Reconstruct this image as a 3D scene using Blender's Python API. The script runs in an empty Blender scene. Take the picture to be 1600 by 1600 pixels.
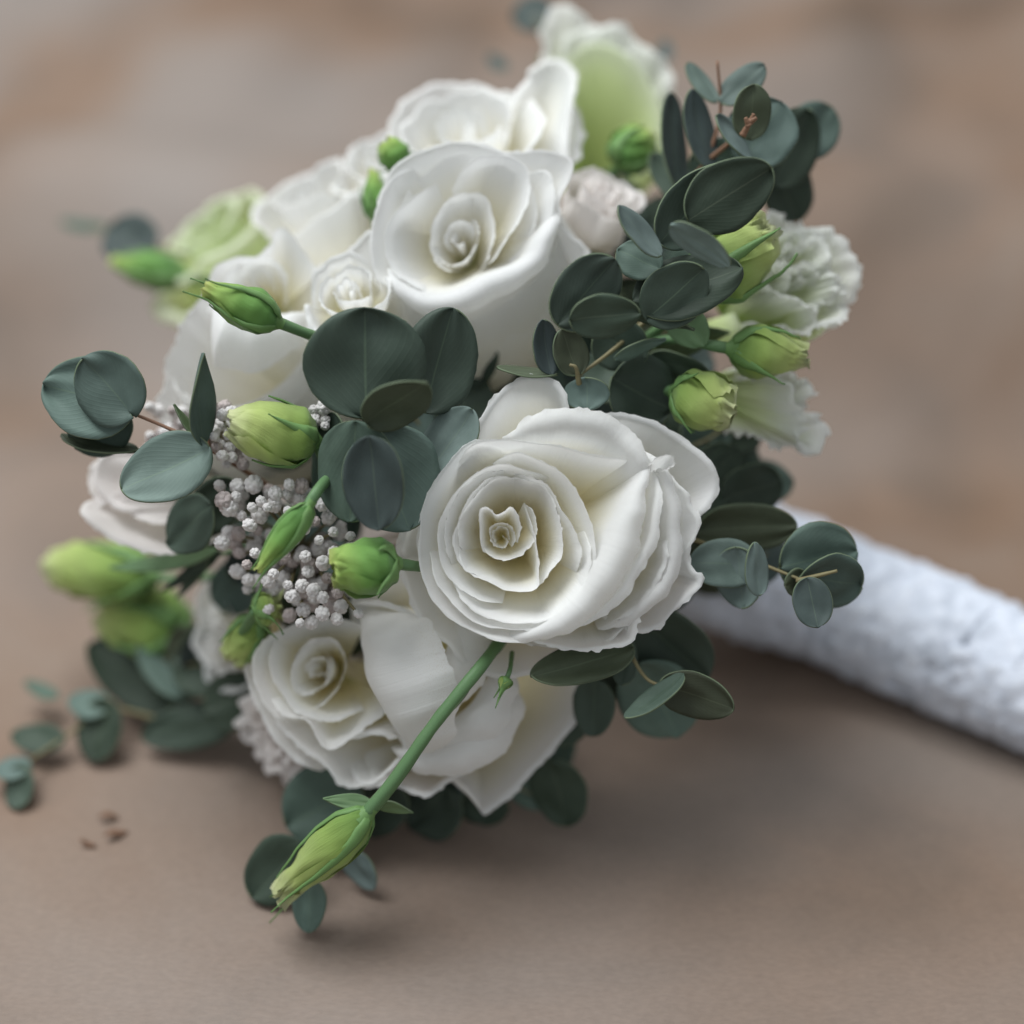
import bpy, bmesh, math, random
from mathutils import Vector, Matrix, noise
random.seed(7)
R_ = math.radians
sc = bpy.context.scene
COL = sc.collection

# ------------------------------------------------------------------ camera, world, lamps, exposure
PITCH = R_(35.0); CAMH = 0.33; T = math.tan(R_(18.0))
CP = Vector((0, 0, CAMH))
CR = Vector((1, 0, 0)); CF = Vector((0, math.cos(PITCH), -math.sin(PITCH))); CU = Vector((0, math.sin(PITCH), math.cos(PITCH)))
cam_d = bpy.data.cameras.new('camera'); cam = bpy.data.objects.new('camera', cam_d); COL.objects.link(cam)
cam.location = CP; cam.rotation_euler = (math.pi/2 - PITCH, 0, 0)
cam_d.sensor_width = 36; cam_d.lens = 18/T; cam_d.clip_start = 0.01; cam_d.clip_end = 50
cam_d.dof.use_dof = True; cam_d.dof.focus_distance = 0.396; cam_d.dof.aperture_fstop = 2.7
sc.camera = cam
w = bpy.data.worlds.new('World'); sc.world = w; w.use_nodes = True
bg = w.node_tree.nodes['Background']; bg.inputs[0].default_value = (0.885, 0.94, 1.0, 1); bg.inputs[1].default_value = 0.52
def area(name, loc, target, size, power, col):
    l = bpy.data.lights.new(name, 'AREA'); l.shape = 'RECTANGLE'; l.size = size[0]; l.size_y = size[1]; l.energy = power; l.color = col
    o = bpy.data.objects.new(name, l); COL.objects.link(o); o.location = loc
    o.rotation_euler = (Vector(target)-Vector(loc)).to_track_quat('-Z', 'Y').to_euler(); return o
area('window_light', (-0.42, 0.62, 1.30), (0, 0.36, 0.06), (0.9, 0.75), 23.5, (0.945, 0.975, 1.0))
sc.view_settings.view_transform = 'Standard'; sc.view_settings.look = 'None'; sc.view_settings.exposure = 0.10; sc.view_settings.gamma = 1.0

def P(px, py, d):
    """point of the place seen at photo pixel (1600 grid), d metres along the viewing axis"""
    return CP + CF*d + CR*((px-800)/800*T*d) + CU*((800-py)/800*T*d)
def PX(d): return 2*T*d/1600

# ------------------------------------------------------------------ materials
def mat(name):
    m = bpy.data.materials.new(name); m.use_nodes = True
    nt = m.node_tree; return m, nt, nt.nodes['Principled BSDF'], nt.nodes['Material Output']
def N(nt, typ, **kw):
    n = nt.nodes.new(typ)
    for k, v in kw.items(): setattr(n, k, v)
    return n
def ramp(nt, stops):
    r = N(nt, 'ShaderNodeValToRGB'); e = r.color_ramp.elements
    while len(e) < len(stops): e.new(0.5)
    for i, (p, c) in enumerate(stops): e[i].position = p; e[i].color = (*c, 1)
    return r
def petal_mat(name, stops, transl=0.46, rough=0.72, vein=0.26):
    m, nt, b, out = mat(name)
    at = N(nt, 'ShaderNodeAttribute'); at.attribute_name = 'tpos'
    no = N(nt, 'ShaderNodeTexNoise'); no.inputs['Scale'].default_value = 90; no.inputs['Detail'].default_value = 3
    mp = N(nt, 'ShaderNodeMath', operation='MULTIPLY_ADD'); mp.inputs[1].default_value = 0.10; 
    sub = N(nt, 'ShaderNodeMath', operation='SUBTRACT'); sub.inputs[1].default_value = 0.05
    nt.links.new(no.outputs['Fac'], mp.inputs[0]); nt.links.new(at.outputs['Fac'], mp.inputs[2])
    nt.links.new(mp.outputs[0], sub.inputs[0])
    r0 = ramp(nt, stops); nt.links.new(sub.outputs[0], r0.inputs[0])
    ne = N(nt, 'ShaderNodeTexNoise'); ne.inputs['Scale'].default_value = 140; ne.inputs['Detail'].default_value = 5
    em = N(nt, 'ShaderNodeMapRange'); em.inputs[1].default_value = 0.965; em.inputs[2].default_value = 1.0; nt.links.new(at.outputs['Fac'], em.inputs[0])
    en = N(nt, 'ShaderNodeMapRange'); en.inputs[1].default_value = 0.55; en.inputs[2].default_value = 0.72; en.inputs[4].default_value = 0.55; nt.links.new(ne.outputs['Fac'], en.inputs[0])
    ee = N(nt, 'ShaderNodeMath', operation='MULTIPLY'); nt.links.new(em.outputs[0], ee.inputs[0]); nt.links.new(en.outputs[0], ee.inputs[1])
    r = N(nt, 'ShaderNodeMixRGB'); r.inputs[2].default_value = (0.58, 0.50, 0.36, 1); nt.links.new(ee.outputs[0], r.inputs[0]); nt.links.new(r0.outputs[0], r.inputs[1])
    uv = N(nt, 'ShaderNodeUVMap'); mpg = N(nt, 'ShaderNodeMapping'); mpg.inputs['Scale'].default_value = (46, 3.0, 1)
    nt.links.new(uv.outputs[0], mpg.inputs[0])
    n2 = N(nt, 'ShaderNodeTexNoise'); n2.inputs['Scale'].default_value = 1.0; n2.inputs['Detail'].default_value = 4
    nt.links.new(mpg.outputs[0], n2.inputs['Vector'])
    n3 = N(nt, 'ShaderNodeTexNoise'); n3.inputs['Scale'].default_value = 260; n3.inputs['Detail'].default_value = 3
    ad = N(nt, 'ShaderNodeMath', operation='MULTIPLY_ADD'); ad.inputs[1].default_value = 0.5
    nt.links.new(n3.outputs['Fac'], ad.inputs[0]); nt.links.new(n2.outputs['Fac'], ad.inputs[2])
    bp = N(nt, 'ShaderNodeBump'); bp.inputs['Strength'].default_value = vein; bp.inputs['Distance'].default_value = 0.0006
    nt.links.new(ad.outputs[0], bp.inputs['Height'])
    nt.links.new(r.outputs[0], b.inputs['Base Color']); b.inputs['Roughness'].default_value = rough
    b.inputs['Specular IOR Level'].default_value = 0.15
    b.inputs['Sheen Weight'].default_value = 0.20; b.inputs['Sheen Roughness'].default_value = 0.4
    nt.links.new(bp.outputs[0], b.inputs['Normal'])
    tr = N(nt, 'ShaderNodeBsdfTranslucent'); nt.links.new(r.outputs[0], tr.inputs[0]); nt.links.new(bp.outputs[0], tr.inputs['Normal'])
    mx = N(nt, 'ShaderNodeMixShader'); mx.inputs[0].default_value = transl
    nt.links.new(b.outputs[0], mx.inputs[1]); nt.links.new(tr.outputs[0], mx.inputs[2]); nt.links.new(mx.outputs[0], out.inputs[0])
    return m
WH = (0.905, 0.905, 0.885)
M = {}
M['rose'] = petal_mat('white_petal', [(0.0, (0.62, 0.62, 0.26)), (0.30, (0.86, 0.78, 0.46)), (0.54, (0.89, 0.83, 0.60)), (0.72, (0.90, 0.88, 0.78)), (0.86, WH), (1.0, WH)])
M['rosew'] = petal_mat('pure_white_petal', [(0.0, (0.62, 0.64, 0.30)), (0.30, (0.86, 0.82, 0.60)), (0.6, (0.89, 0.87, 0.79)), (0.85, (0.905, 0.905, 0.89))])
M['flap'] = petal_mat('flap_petal', [(0.0, WH), (1.0, WH)])
M['blush'] = petal_mat('blush_petal', [(0.0, (0.60, 0.58, 0.34)), (0.35, (0.84, 0.79, 0.71)), (0.7, (0.87, 0.83, 0.80)), (1.0, (0.875, 0.84, 0.815))])
M['lisg'] = petal_mat('green_white_petal', [(0.0, (0.42, 0.56, 0.18)), (0.35, (0.62, 0.73, 0.32)), (0.62, (0.78, 0.84, 0.54)), (0.82, (0.85, 0.88, 0.76)), (1.0, (0.90, 0.91, 0.87))], vein=0.6)
M['lisgg'] = petal_mat('lime_petal', [(0.0, (0.52, 0.65, 0.20)), (0.40, (0.68, 0.80, 0.32)), (0.78, (0.76, 0.86, 0.46)), (1.0, (0.83, 0.88, 0.68))], vein=0.6)
M['bud'] = petal_mat('bud_petal', [(0.0, (0.16, 0.30, 0.07)), (0.30, (0.33, 0.47, 0.12)), (0.75, (0.50, 0.60, 0.20)), (1.0, (0.66, 0.70, 0.38))], transl=0.25, rough=0.42, vein=0.5)
M['budg'] = petal_mat('green_bud_petal', [(0.0, (0.09, 0.22, 0.06)), (0.5, (0.18, 0.36, 0.085)), (0.85, (0.33, 0.48, 0.12)), (1.0, (0.56, 0.62, 0.20))], transl=0.22, rough=0.4, vein=0.4)

def leaf_mat(name, c1, c2, rim, rough=0.5):
    m, nt, b, out = mat(name)
    oi = N(nt, 'ShaderNodeObjectInfo')
    tc = N(nt, 'ShaderNodeTexCoord')
    no = N(nt, 'ShaderNodeTexNoise'); no.inputs['Scale'].default_value = 45; no.inputs['Detail'].default_value = 5
    nt.links.new(tc.outputs['Object'], no.inputs['Vector'])
    sm = N(nt, 'ShaderNodeMath', operation='MULTIPLY_ADD'); sm.inputs[1].default_value = 0.55
    nt.links.new(oi.outputs['Random'], sm.inputs[0]); nt.links.new(no.outputs['Fac'], sm.inputs[2])
    r = ramp(nt, [(0.35, c1), (1.0, c2)]); nt.links.new(sm.outputs[0], r.inputs[0])
    nb = N(nt, 'ShaderNodeTexNoise'); nb.inputs['Scale'].default_value = 110; nb.inputs['Detail'].default_value = 6; nb.inputs['Roughness'].default_value = .65
    nt.links.new(tc.outputs['Object'], nb.inputs['Vector'])
    mb = N(nt, 'ShaderNodeMapRange'); mb.inputs[1].default_value = .45; mb.inputs[2].default_value = .75; mb.inputs[4].default_value = .26; nt.links.new(nb.outputs['Fac'], mb.inputs[0])
    rb = N(nt, 'ShaderNodeMixRGB'); rb.inputs[2].default_value = (*tuple(min(1, x*1.7+.015) for x in c2), 1); nt.links.new(mb.outputs[0], rb.inputs[0]); nt.links.new(r.outputs[0], rb.inputs[1])
    rr_ = N(nt, 'ShaderNodeMapRange'); rr_.inputs[3].default_value = rough-.02; rr_.inputs[4].default_value = rough+.25; nt.links.new(nb.outputs['Fac'], rr_.inputs[0]); nt.links.new(rr_.outputs[0], b.inputs['Roughness'])
    r = rb
    # fine veins from the leaf's own coordinates
    uv = N(nt, 'ShaderNodeUVMap'); sx = N(nt, 'ShaderNodeSeparateXYZ'); nt.links.new(uv.outputs[0], sx.inputs[0])
    ab = N(nt, 'ShaderNodeMath', operation='ABSOLUTE'); nt.links.new(sx.outputs[0], ab.inputs[0])
    mr = N(nt, 'ShaderNodeMapRange'); mr.inputs[1].default_value = 0.0; mr.inputs[2].default_value = 0.035; mr.inputs[3].default_value = 0.20; mr.inputs[4].default_value = 0.0
    nt.links.new(ab.outputs[0], mr.inputs[0])
    cb = N(nt, 'ShaderNodeCombineXYZ'); m1 = N(nt, 'ShaderNodeMath', operation='MULTIPLY_ADD'); m1.inputs[1].default_value = -0.75
    nt.links.new(ab.outputs[0], m1.inputs[0]); nt.links.new(sx.outputs[1], m1.inputs[2]); nt.links.new(m1.outputs[0], cb.inputs[0])
    wv = N(nt, 'ShaderNodeTexWave'); wv.inputs['Scale'].default_value = 3.2; wv.inputs['Distortion'].default_value = 3.5; wv.inputs['Detail'].default_value = 2
    nt.links.new(cb.outputs[0], wv.inputs['Vector'])
    pw = N(nt, 'ShaderNodeMath', operation='POWER'); pw.inputs[1].default_value = 6; nt.links.new(wv.outputs['Fac'], pw.inputs[0])
    p2 = N(nt, 'ShaderNodeMath', operation='MULTIPLY_ADD'); p2.inputs[1].default_value = 0.015; nt.links.new(pw.outputs[0], p2.inputs[0]); nt.links.new(mr.outputs[0], p2.inputs[2])
    mx = N(nt, 'ShaderNodeMixRGB'); mx.inputs[2].default_value = (*rim, 1)
    nt.links.new(p2.outputs[0], mx.inputs[0]); nt.links.new(r.outputs[0], mx.inputs[1])
    hs = N(nt, 'ShaderNodeHueSaturation'); ho = N(nt, 'ShaderNodeMapRange'); ho.inputs[3].default_value = .45; ho.inputs[4].default_value = .51; nt.links.new(oi.outputs['Random'], ho.inputs[0]); nt.links.new(ho.outputs[0], hs.inputs['Hue'])
    hv = N(nt, 'ShaderNodeMath', operation='MULTIPLY'); hv.inputs[1].default_value = 7.13; nt.links.new(oi.outputs['Random'], hv.inputs[0]); hf = N(nt, 'ShaderNodeMath', operation='FRACT'); nt.links.new(hv.outputs[0], hf.inputs[0])
    hm = N(nt, 'ShaderNodeMapRange'); hm.inputs[3].default_value = .78; hm.inputs[4].default_value = 1.28; nt.links.new(hf.outputs[0], hm.inputs[0]); nt.links.new(hm.outputs[0], hs.inputs['Value'])
    nt.links.new(mx.outputs[0], hs.inputs['Color']); nt.links.new(hs.outputs[0], b.inputs['Base Color'])
    b.inputs['Specular IOR Level'].default_value = 0.28
    n3 = N(nt, 'ShaderNodeTexNoise'); n3.inputs['Scale'].default_value = 900; n3.inputs['Detail'].default_value = 2
    nt.links.new(tc.outputs['Object'], n3.inputs['Vector'])
    a2 = N(nt, 'ShaderNodeMath', operation='MULTIPLY_ADD'); a2.inputs[1].default_value = 0.4; nt.links.new(n3.outputs['Fac'], a2.inputs[0]); nt.links.new(pw.outputs[0], a2.inputs[2])
    bp = N(nt, 'ShaderNodeBump'); bp.inputs['Strength'].default_value = 0.10; bp.inputs['Distance'].default_value = 0.0003
    nt.links.new(a2.outputs[0], bp.inputs['Height']); nt.links.new(bp.outputs[0], b.inputs['Normal'])
    return m
RIM = (0.20, 0.28, 0.17)
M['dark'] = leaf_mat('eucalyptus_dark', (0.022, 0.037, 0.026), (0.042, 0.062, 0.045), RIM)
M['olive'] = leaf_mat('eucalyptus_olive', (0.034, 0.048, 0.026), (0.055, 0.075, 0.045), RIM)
M['teal'] = leaf_mat('eucalyptus_teal', (0.052, 0.084, 0.070), (0.088, 0.128, 0.110), RIM, 0.55)
M['blue'] = leaf_mat('eucalyptus_blue', (0.080, 0.115, 0.106), (0.13, 0.172, 0.160), RIM, 0.55)
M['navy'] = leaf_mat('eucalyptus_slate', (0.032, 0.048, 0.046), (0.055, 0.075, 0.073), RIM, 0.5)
M['green'] = leaf_mat('leaf_green', (0.06, 0.13, 0.05), (0.12, 0.20, 0.10), (0.3, 0.4, 0.15), 0.5)
def plain(name, c, rough=0.5, c2=None, scale=200, bump=0.0):
    m, nt, b, out = mat(name)
    b.inputs['Roughness'].default_value = rough; b.inputs['Specular IOR Level'].default_value = 0.3
    no = N(nt, 'ShaderNodeTexNoise'); no.inputs['Scale'].default_value = scale; no.inputs['Detail'].default_value = 4
    r = ramp(nt, [(0.3, c), (0.7, c2 or tuple(x*0.75 for x in c))]); nt.links.new(no.outputs['Fac'], r.inputs[0]); nt.links.new(r.outputs[0], b.inputs['Base Color'])
    if bump:
        bp = N(nt, 'ShaderNodeBump'); bp.inputs['Strength'].default_value = bump; bp.inputs['Distance'].default_value = 0.0008
        nt.links.new(no.outputs['Fac'], bp.inputs['Height']); nt.links.new(bp.outputs[0], b.inputs['Normal'])
    return m
M['rim'] = plain('leaf_rim', (0.13, 0.17, 0.10), 0.6)
M['stem'] = plain('green_stem', (0.115, 0.215, 0.090), 0.42, (0.085, 0.165, 0.070), 300, 0.2)
M['estem'] = plain('eucalyptus_stem', (0.17, 0.19, 0.085), 0.55, (0.20, 0.13, 0.075), 120)
M['rstem'] = plain('reddish_stem', (0.26, 0.13, 0.08), 0.55, (0.16, 0.10, 0.06), 200)
M['sepal'] = plain('sepal_green', (0.10, 0.21, 0.075), 0.45, (0.16, 0.28, 0.08), 200, 0.2)
M['ball'] = plain('rice_flower_bract', (0.84, 0.82, 0.80), 0.65, (0.72, 0.68, 0.65), 900, 0.5)
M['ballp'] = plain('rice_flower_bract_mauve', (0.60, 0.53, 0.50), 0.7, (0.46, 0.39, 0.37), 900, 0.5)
M['crumb'] = plain('dry_bract_brown', (0.19, 0.105, 0.065), 0.8)

# ------------------------------------------------------------------ object helpers
def finish(me, name, m, parent, smooth=True, extra=None):
    o = bpy.data.objects.new(name, me); COL.objects.link(o)
    if m: me.materials.append(m)
    if extra: me.materials.append(extra)
    if smooth: me.polygons.foreach_set('use_smooth', [True]*len(me.polygons))
    if parent: o.parent = parent
    return o
def thing(name, label, cat, loc, group=None):
    o = bpy.data.objects.new(name, None); COL.objects.link(o); o.location = loc; o.empty_display_size = 0.01
    o['label'] = label; o['category'] = cat
    if group: o['group'] = group
    return o
def grid_mesh(name, rows, org, tvals=None, uvs=None, closed=False):
    """rows: list of rows of world Vectors -> quad grid mesh local to org"""
    nr, nc = len(rows), len(rows[0]); me = bpy.data.meshes.new(name)
    vs = [tuple(p-org) for r in rows for p in r]
    fs = []
    for i in range(nr-1):
        for j in range(nc if closed else nc-1):
            k = (j+1) % nc
            fs.append((i*nc+j, i*nc+k, (i+1)*nc+k, (i+1)*nc+j))
    me.from_pydata(vs, [], fs)
    if tvals is not None:
        a = me.attributes.new('tpos', 'FLOAT', 'POINT'); a.data.foreach_set('value', tvals)
    if uvs is not None:
        ul = me.uv_layers.new(name='UVMap')
        ul.data.foreach_set('uv', [c for l in me.loops for c in uvs[l.vertex_index]])
    return me
def cr(pts, n, closed=False):
    """Catmull-Rom through pts (tuples of any length), n samples evenly by arc length"""
    p = [Vector(q) for q in pts]; dense = []
    m = len(p)
    seg = m if closed else m-1
    for i in range(seg):
        if closed: a, b, c, d = p[i-1], p[i], p[(i+1) % m], p[(i+2) % m]
        else:
            b, c = p[i], p[i+1]; a = p[i-1] if i else b*2-c; d = p[i+2] if i+2 < m else c*2-b
        for k in range(12):
            s = k/12
            dense.append(0.5*((2*b)+(c-a)*s+(2*a-5*b+4*c-d)*s*s+(3*b-a-3*c+d)*s**3))
    dense.append(p[0].copy() if closed else p[-1].copy())
    L = [0]
    for i in range(1, len(dense)): L.append(L[-1]+(dense[i]-dense[i-1]).length)
    out = []; j = 0
    for k in range(n):
        s = L[-1]*k/(n-1)
        while j < len(L)-2 and L[j+1] < s: j += 1
        f = (s-L[j])/max(L[j+1]-L[j], 1e-12); out.append(dense[j].lerp(dense[j+1], min(max(f, 0), 1)))
    return out
def lerpl(lst, u):
    if not isinstance(lst, (list, tuple)): return lst
    x = u*(len(lst)-1); i = min(int(x), len(lst)-2); f = x-i; f = f*f*(3-2*f); return lst[i]*(1-f)+lst[i+1]*f
def sst(a, b, x):
    x = min(max((x-a)/(b-a), 0), 1); return x*x*(3-2*x)
def tube(name, pts, rad, m, parent, org, ns=10, n=None, knots=()):
    n = n or max(12, 8*len(pts)); c = cr([tuple(p) for p in pts], n); rows = []
    up = Vector((0.3, 0.5, 0.8)).normalized()
    for i, p in enumerate(c):
        t = (c[min(i+1, n-1)]-c[max(i-1, 0)]).normalized()
        x = t.cross(up).normalized(); y = x.cross(t); r = lerpl(rad, i/(n-1))
        r *= 1+0.12*noise.noise(Vector((i*0.35, p.x*50, p.z*50)))
        rows.append([p+x*(r*(1+.05*math.cos(3*a+1))*math.cos(a))+y*(r*(1+.05*math.cos(3*a+1))*math.sin(a)) for a in [2*math.pi*k/ns for k in range(ns)]])
    rows = [[c[0]]*ns]+rows+[[c[-1]]*ns]
    return finish(grid_mesh(name, rows, org, closed=True), name, m, parent)

# ------------------------------------------------------------------ petals
SEED = [0]
def petal(parent, org, fr, ctop, base, rim, m, name='petal', cup=0.75, q=1.25, bul=0.0, lip=0.0012, la=35, ruf=0.0006, rf=4.0, ed=0.005, nu=48, nt=16, nl=7, edge=0.00022):
    """fr = (O, X, Y, Z) local frame; ctop/base/rim in local metres. The sheet runs from the base up to the crest (rim) and curls over it."""
    SEED[0] += 1; sd = SEED[0]*7.31
    O, X, Y, Z = fr
    R = cr(rim, nu); nrm = []
    for i in range(nu):
        t = R[min(i+1, nu-1)]-R[max(i-1, 0)]; n = Vector((t.y, -t.x, 0))
        if n.length < 1e-9: n = Vector((1, 0, 0))
        n.normalize()
        d = Vector((R[i].x-ctop[0], R[i].y-ctop[1], 0))
        if d.length > 1e-9: d.normalize()
        if n.dot(d) < 0: n = -n
        nrm.append((n*0.75+d*0.25).normalized() if d.length else n)
    for _ in range(2): nrm = [(nrm[max(i-1, 0)]+nrm[i]*2+nrm[min(i+1, nu-1)]).normalized() for i in range(nu)]
    smax = math.sin(math.pi/2*cup)
    B = Vector(base); Cc = Vector(ctop)
    rows, tv, uvs = [], [], []
    cols = []
    for i in range(nu):
        u = i/(nu-1); n = nrm[i]; r = R[i].copy()
        e = max(0, 1-u/0.16)**2+max(0, 1-(1-u)/0.16)**2
        r.z -= ed*e
        ll = lerpl(lip, u)*(1-0.75*min(1, e))
        a = noise.noise(Vector((u*rf, 0.3, sd))); b2 = noise.noise(Vector((u*rf*2.7, 5.3, sd)))
        r += n*(ruf*(a+0.35*b2)); r.z += ruf*1.2*(noise.noise(Vector((u*rf*1.3, 9.1, sd)))+0.3*b2)
        col = []
        for j in range(nt):
            t = j/(nt-1); z = t**q; rho = 0.03+0.97*math.sin(math.pi/2*cup*t)/smax
            c = B.lerp(Cc, z)
            p = Vector((c.x+(r.x-Cc.x)*rho, c.y+(r.y-Cc.y)*rho, B.z+(r.z-B.z)*z))
            p += n*(bul*math.sin(math.pi*t)**1.2)
            w_ = noise.noise(Vector((u*2.5, t*2.2, sd+3)))
            p += n*(ruf*0.9*w_*math.sin(math.pi*min(t*1.0, 1))**0.8)
            p += n*(0.00022*noise.noise(Vector((u*9, t*3.0, sd+6)))*t)
            col.append((p, t*0.93))
        pr = col[-1][0]; d = col[-1][0]-col[-2][0]
        ph0 = math.atan2(d.z, max(d.xy.dot(n.xy), 1e-5)); ph0 = min(max(ph0, R_(-10)), R_(100)); ph1 = max(R_(-la), ph0-R_(22+24*ll*1000))
        for k in range(1, nl+1):
            f = k/nl; ph = ph0+(ph1-ph0)*sst(0, 1, f)
            pr = pr+(n*math.cos(ph)+Vector((0, 0, 1))*math.sin(ph))*(ll/nl)
            pp = pr.copy()
            if k == nl:
                g = noise.noise(Vector((u*26, 2.2, sd)))+0.6*noise.noise(Vector((u*60, 4.2, sd))); pp += (n+Vector((0, 0, 0.6)))*(edge*g*2)
            col.append((pp, 0.93+0.07*f))
        cols.append(col)
    for j in range(len(cols[0])):
        rows.append([O+X*c[j][0].x+Y*c[j][0].y+Z*c[j][0].z for c in cols])
        for i, c in enumerate(cols): tv.append(c[j][1]); uvs.append((i/(nu-1), c[j][1]))
    return finish(grid_mesh(name, rows, org, tv, uvs), name, m, parent)

def image_rose(name, label, cat, group, cmap, centre, d0, basep, bz, specs, m, cup=0.75, inner=None):
    """petals given by the course of their rims; cmap maps sketch units to photo pixels, heights in mm"""
    sx, ox, oy = cmap
    cx, cy = ox+sx*centre[0], oy+sx*centre[1]
    O = P(cx, cy, d0); s = PX(d0)*sx
    fr = (O, CR, CU, -CF)
    th = thing(name, label, cat, P(ox+sx*basep[0], oy+sx*basep[1], d0-bz*0.001), group)
    base = ((basep[0]-centre[0])*s, -(basep[1]-centre[1])*s, bz*0.001)
    for ns_, sp in enumerate(specs):
        if inner and ns_ < inner[0]: sp.setdefault('b', inner[1]); sp.setdefault('cup', inner[2]); sp['lip'] = sp['lip'] if isinstance(sp.get('lip'), list) else sp.get('lip', 1.0)*0.55
        bb = sp.get('b'); bs_ = ((bb[0]-centre[0])*s, -(bb[1]-centre[1])*s, bb[2]*0.001) if bb else base
        pts = sp['p']; z = sp.get('z', 0); n = len(pts)
        rim = [((x-centre[0])*s, -(y-centre[1])*s, 0.001*(z[i] if isinstance(z, (list, tuple)) and len(z) == n else lerpl(z, i/(n-1)))) for i, (x, y) in enumerate(pts)]
        ct = sp.get('ct'); zc = sum(r[2] for r in rim)/n
        ctop = ((ct[0]-centre[0])*s, -(ct[1]-centre[1])*s, zc) if ct else (0, 0, zc)
        lip = sp.get('lip', 1.2); lip = [l*0.001 for l in lip] if isinstance(lip, (list, tuple)) else lip*0.001
        petal(th, th.location, fr, ctop, bs_, rim, sp.get('m', m), cup=sp.get('cup', cup), bul=sp.get('bul', 0)*0.001, lip=lip,
              la=sp.get('la', 35), ruf=sp.get('ruf', 0.6)*0.001, rf=sp.get('rf', 4), ed=sp.get('ed', 4)*0.001, q=sp.get('q', 1.25), edge=sp.get('edge', 0.22)*0.001)
    return th
def frame_to(O, aim):
    """frame with Z along aim (right, up, toward the viewer)"""
    Z = (CR*aim[0]+CU*aim[1]-CF*aim[2]).normalized(); X = CU.cross(Z)
    X = X.normalized() if X.length > 1e-3 else CR.copy(); Y = Z.cross(X); return (O, X, Y, Z)
def spiral_flower(th, fr, R, H, n, m, seed, rise=0.12, lipf=0.0025, ruf=0.0008, rf=4, cup=0.75, r0=0.10, wide=62, dropz=0.25, bul=0.003, la=30, edge=0.0002, flare=0.0, first=0, sq=1.0):
    rnd = random.Random(seed)
    for k in range(first, n):
        f = k/(n-1); r = R*(r0+(1-r0)*f**0.95); phi = k*137.5+rnd.uniform(-14, 14); half = 125+(wide-125)*f**0.7
        zc = H*(rise*(1-f*f)-dropz*f**3*rnd.uniform(0.6, 1.3))
        rim = []
        for i in range(9):
            s = -1+2*i/8; a = R_(phi+s*half)
            rr = r*(1+0.10*s*(1-0.4*f))*(1+rnd.uniform(-0.03, 0.03))*(1+0.10*f*(1-abs(s)))
            rim.append((rr*math.cos(a), rr*math.sin(a)*sq, zc-abs(s)**2.2*H*0.20*f-rnd.uniform(0, .0006)+H*0.03*(1-abs(s))))
        lp = lipf*(0.25+f*1.2)
        petal(th, th.location, fr, (0, 0, zc), (0, 0, -H), rim, m, cup=cup-flare*f, lip=[lp*0.5, lp*1.1, lp*rnd.uniform(0.9, 1.6), lp*1.1, lp*0.5], ruf=ruf*(0.35+f), rf=rf, bul=bul*f, la=la+25*f, ed=0.005, edge=edge)

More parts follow.
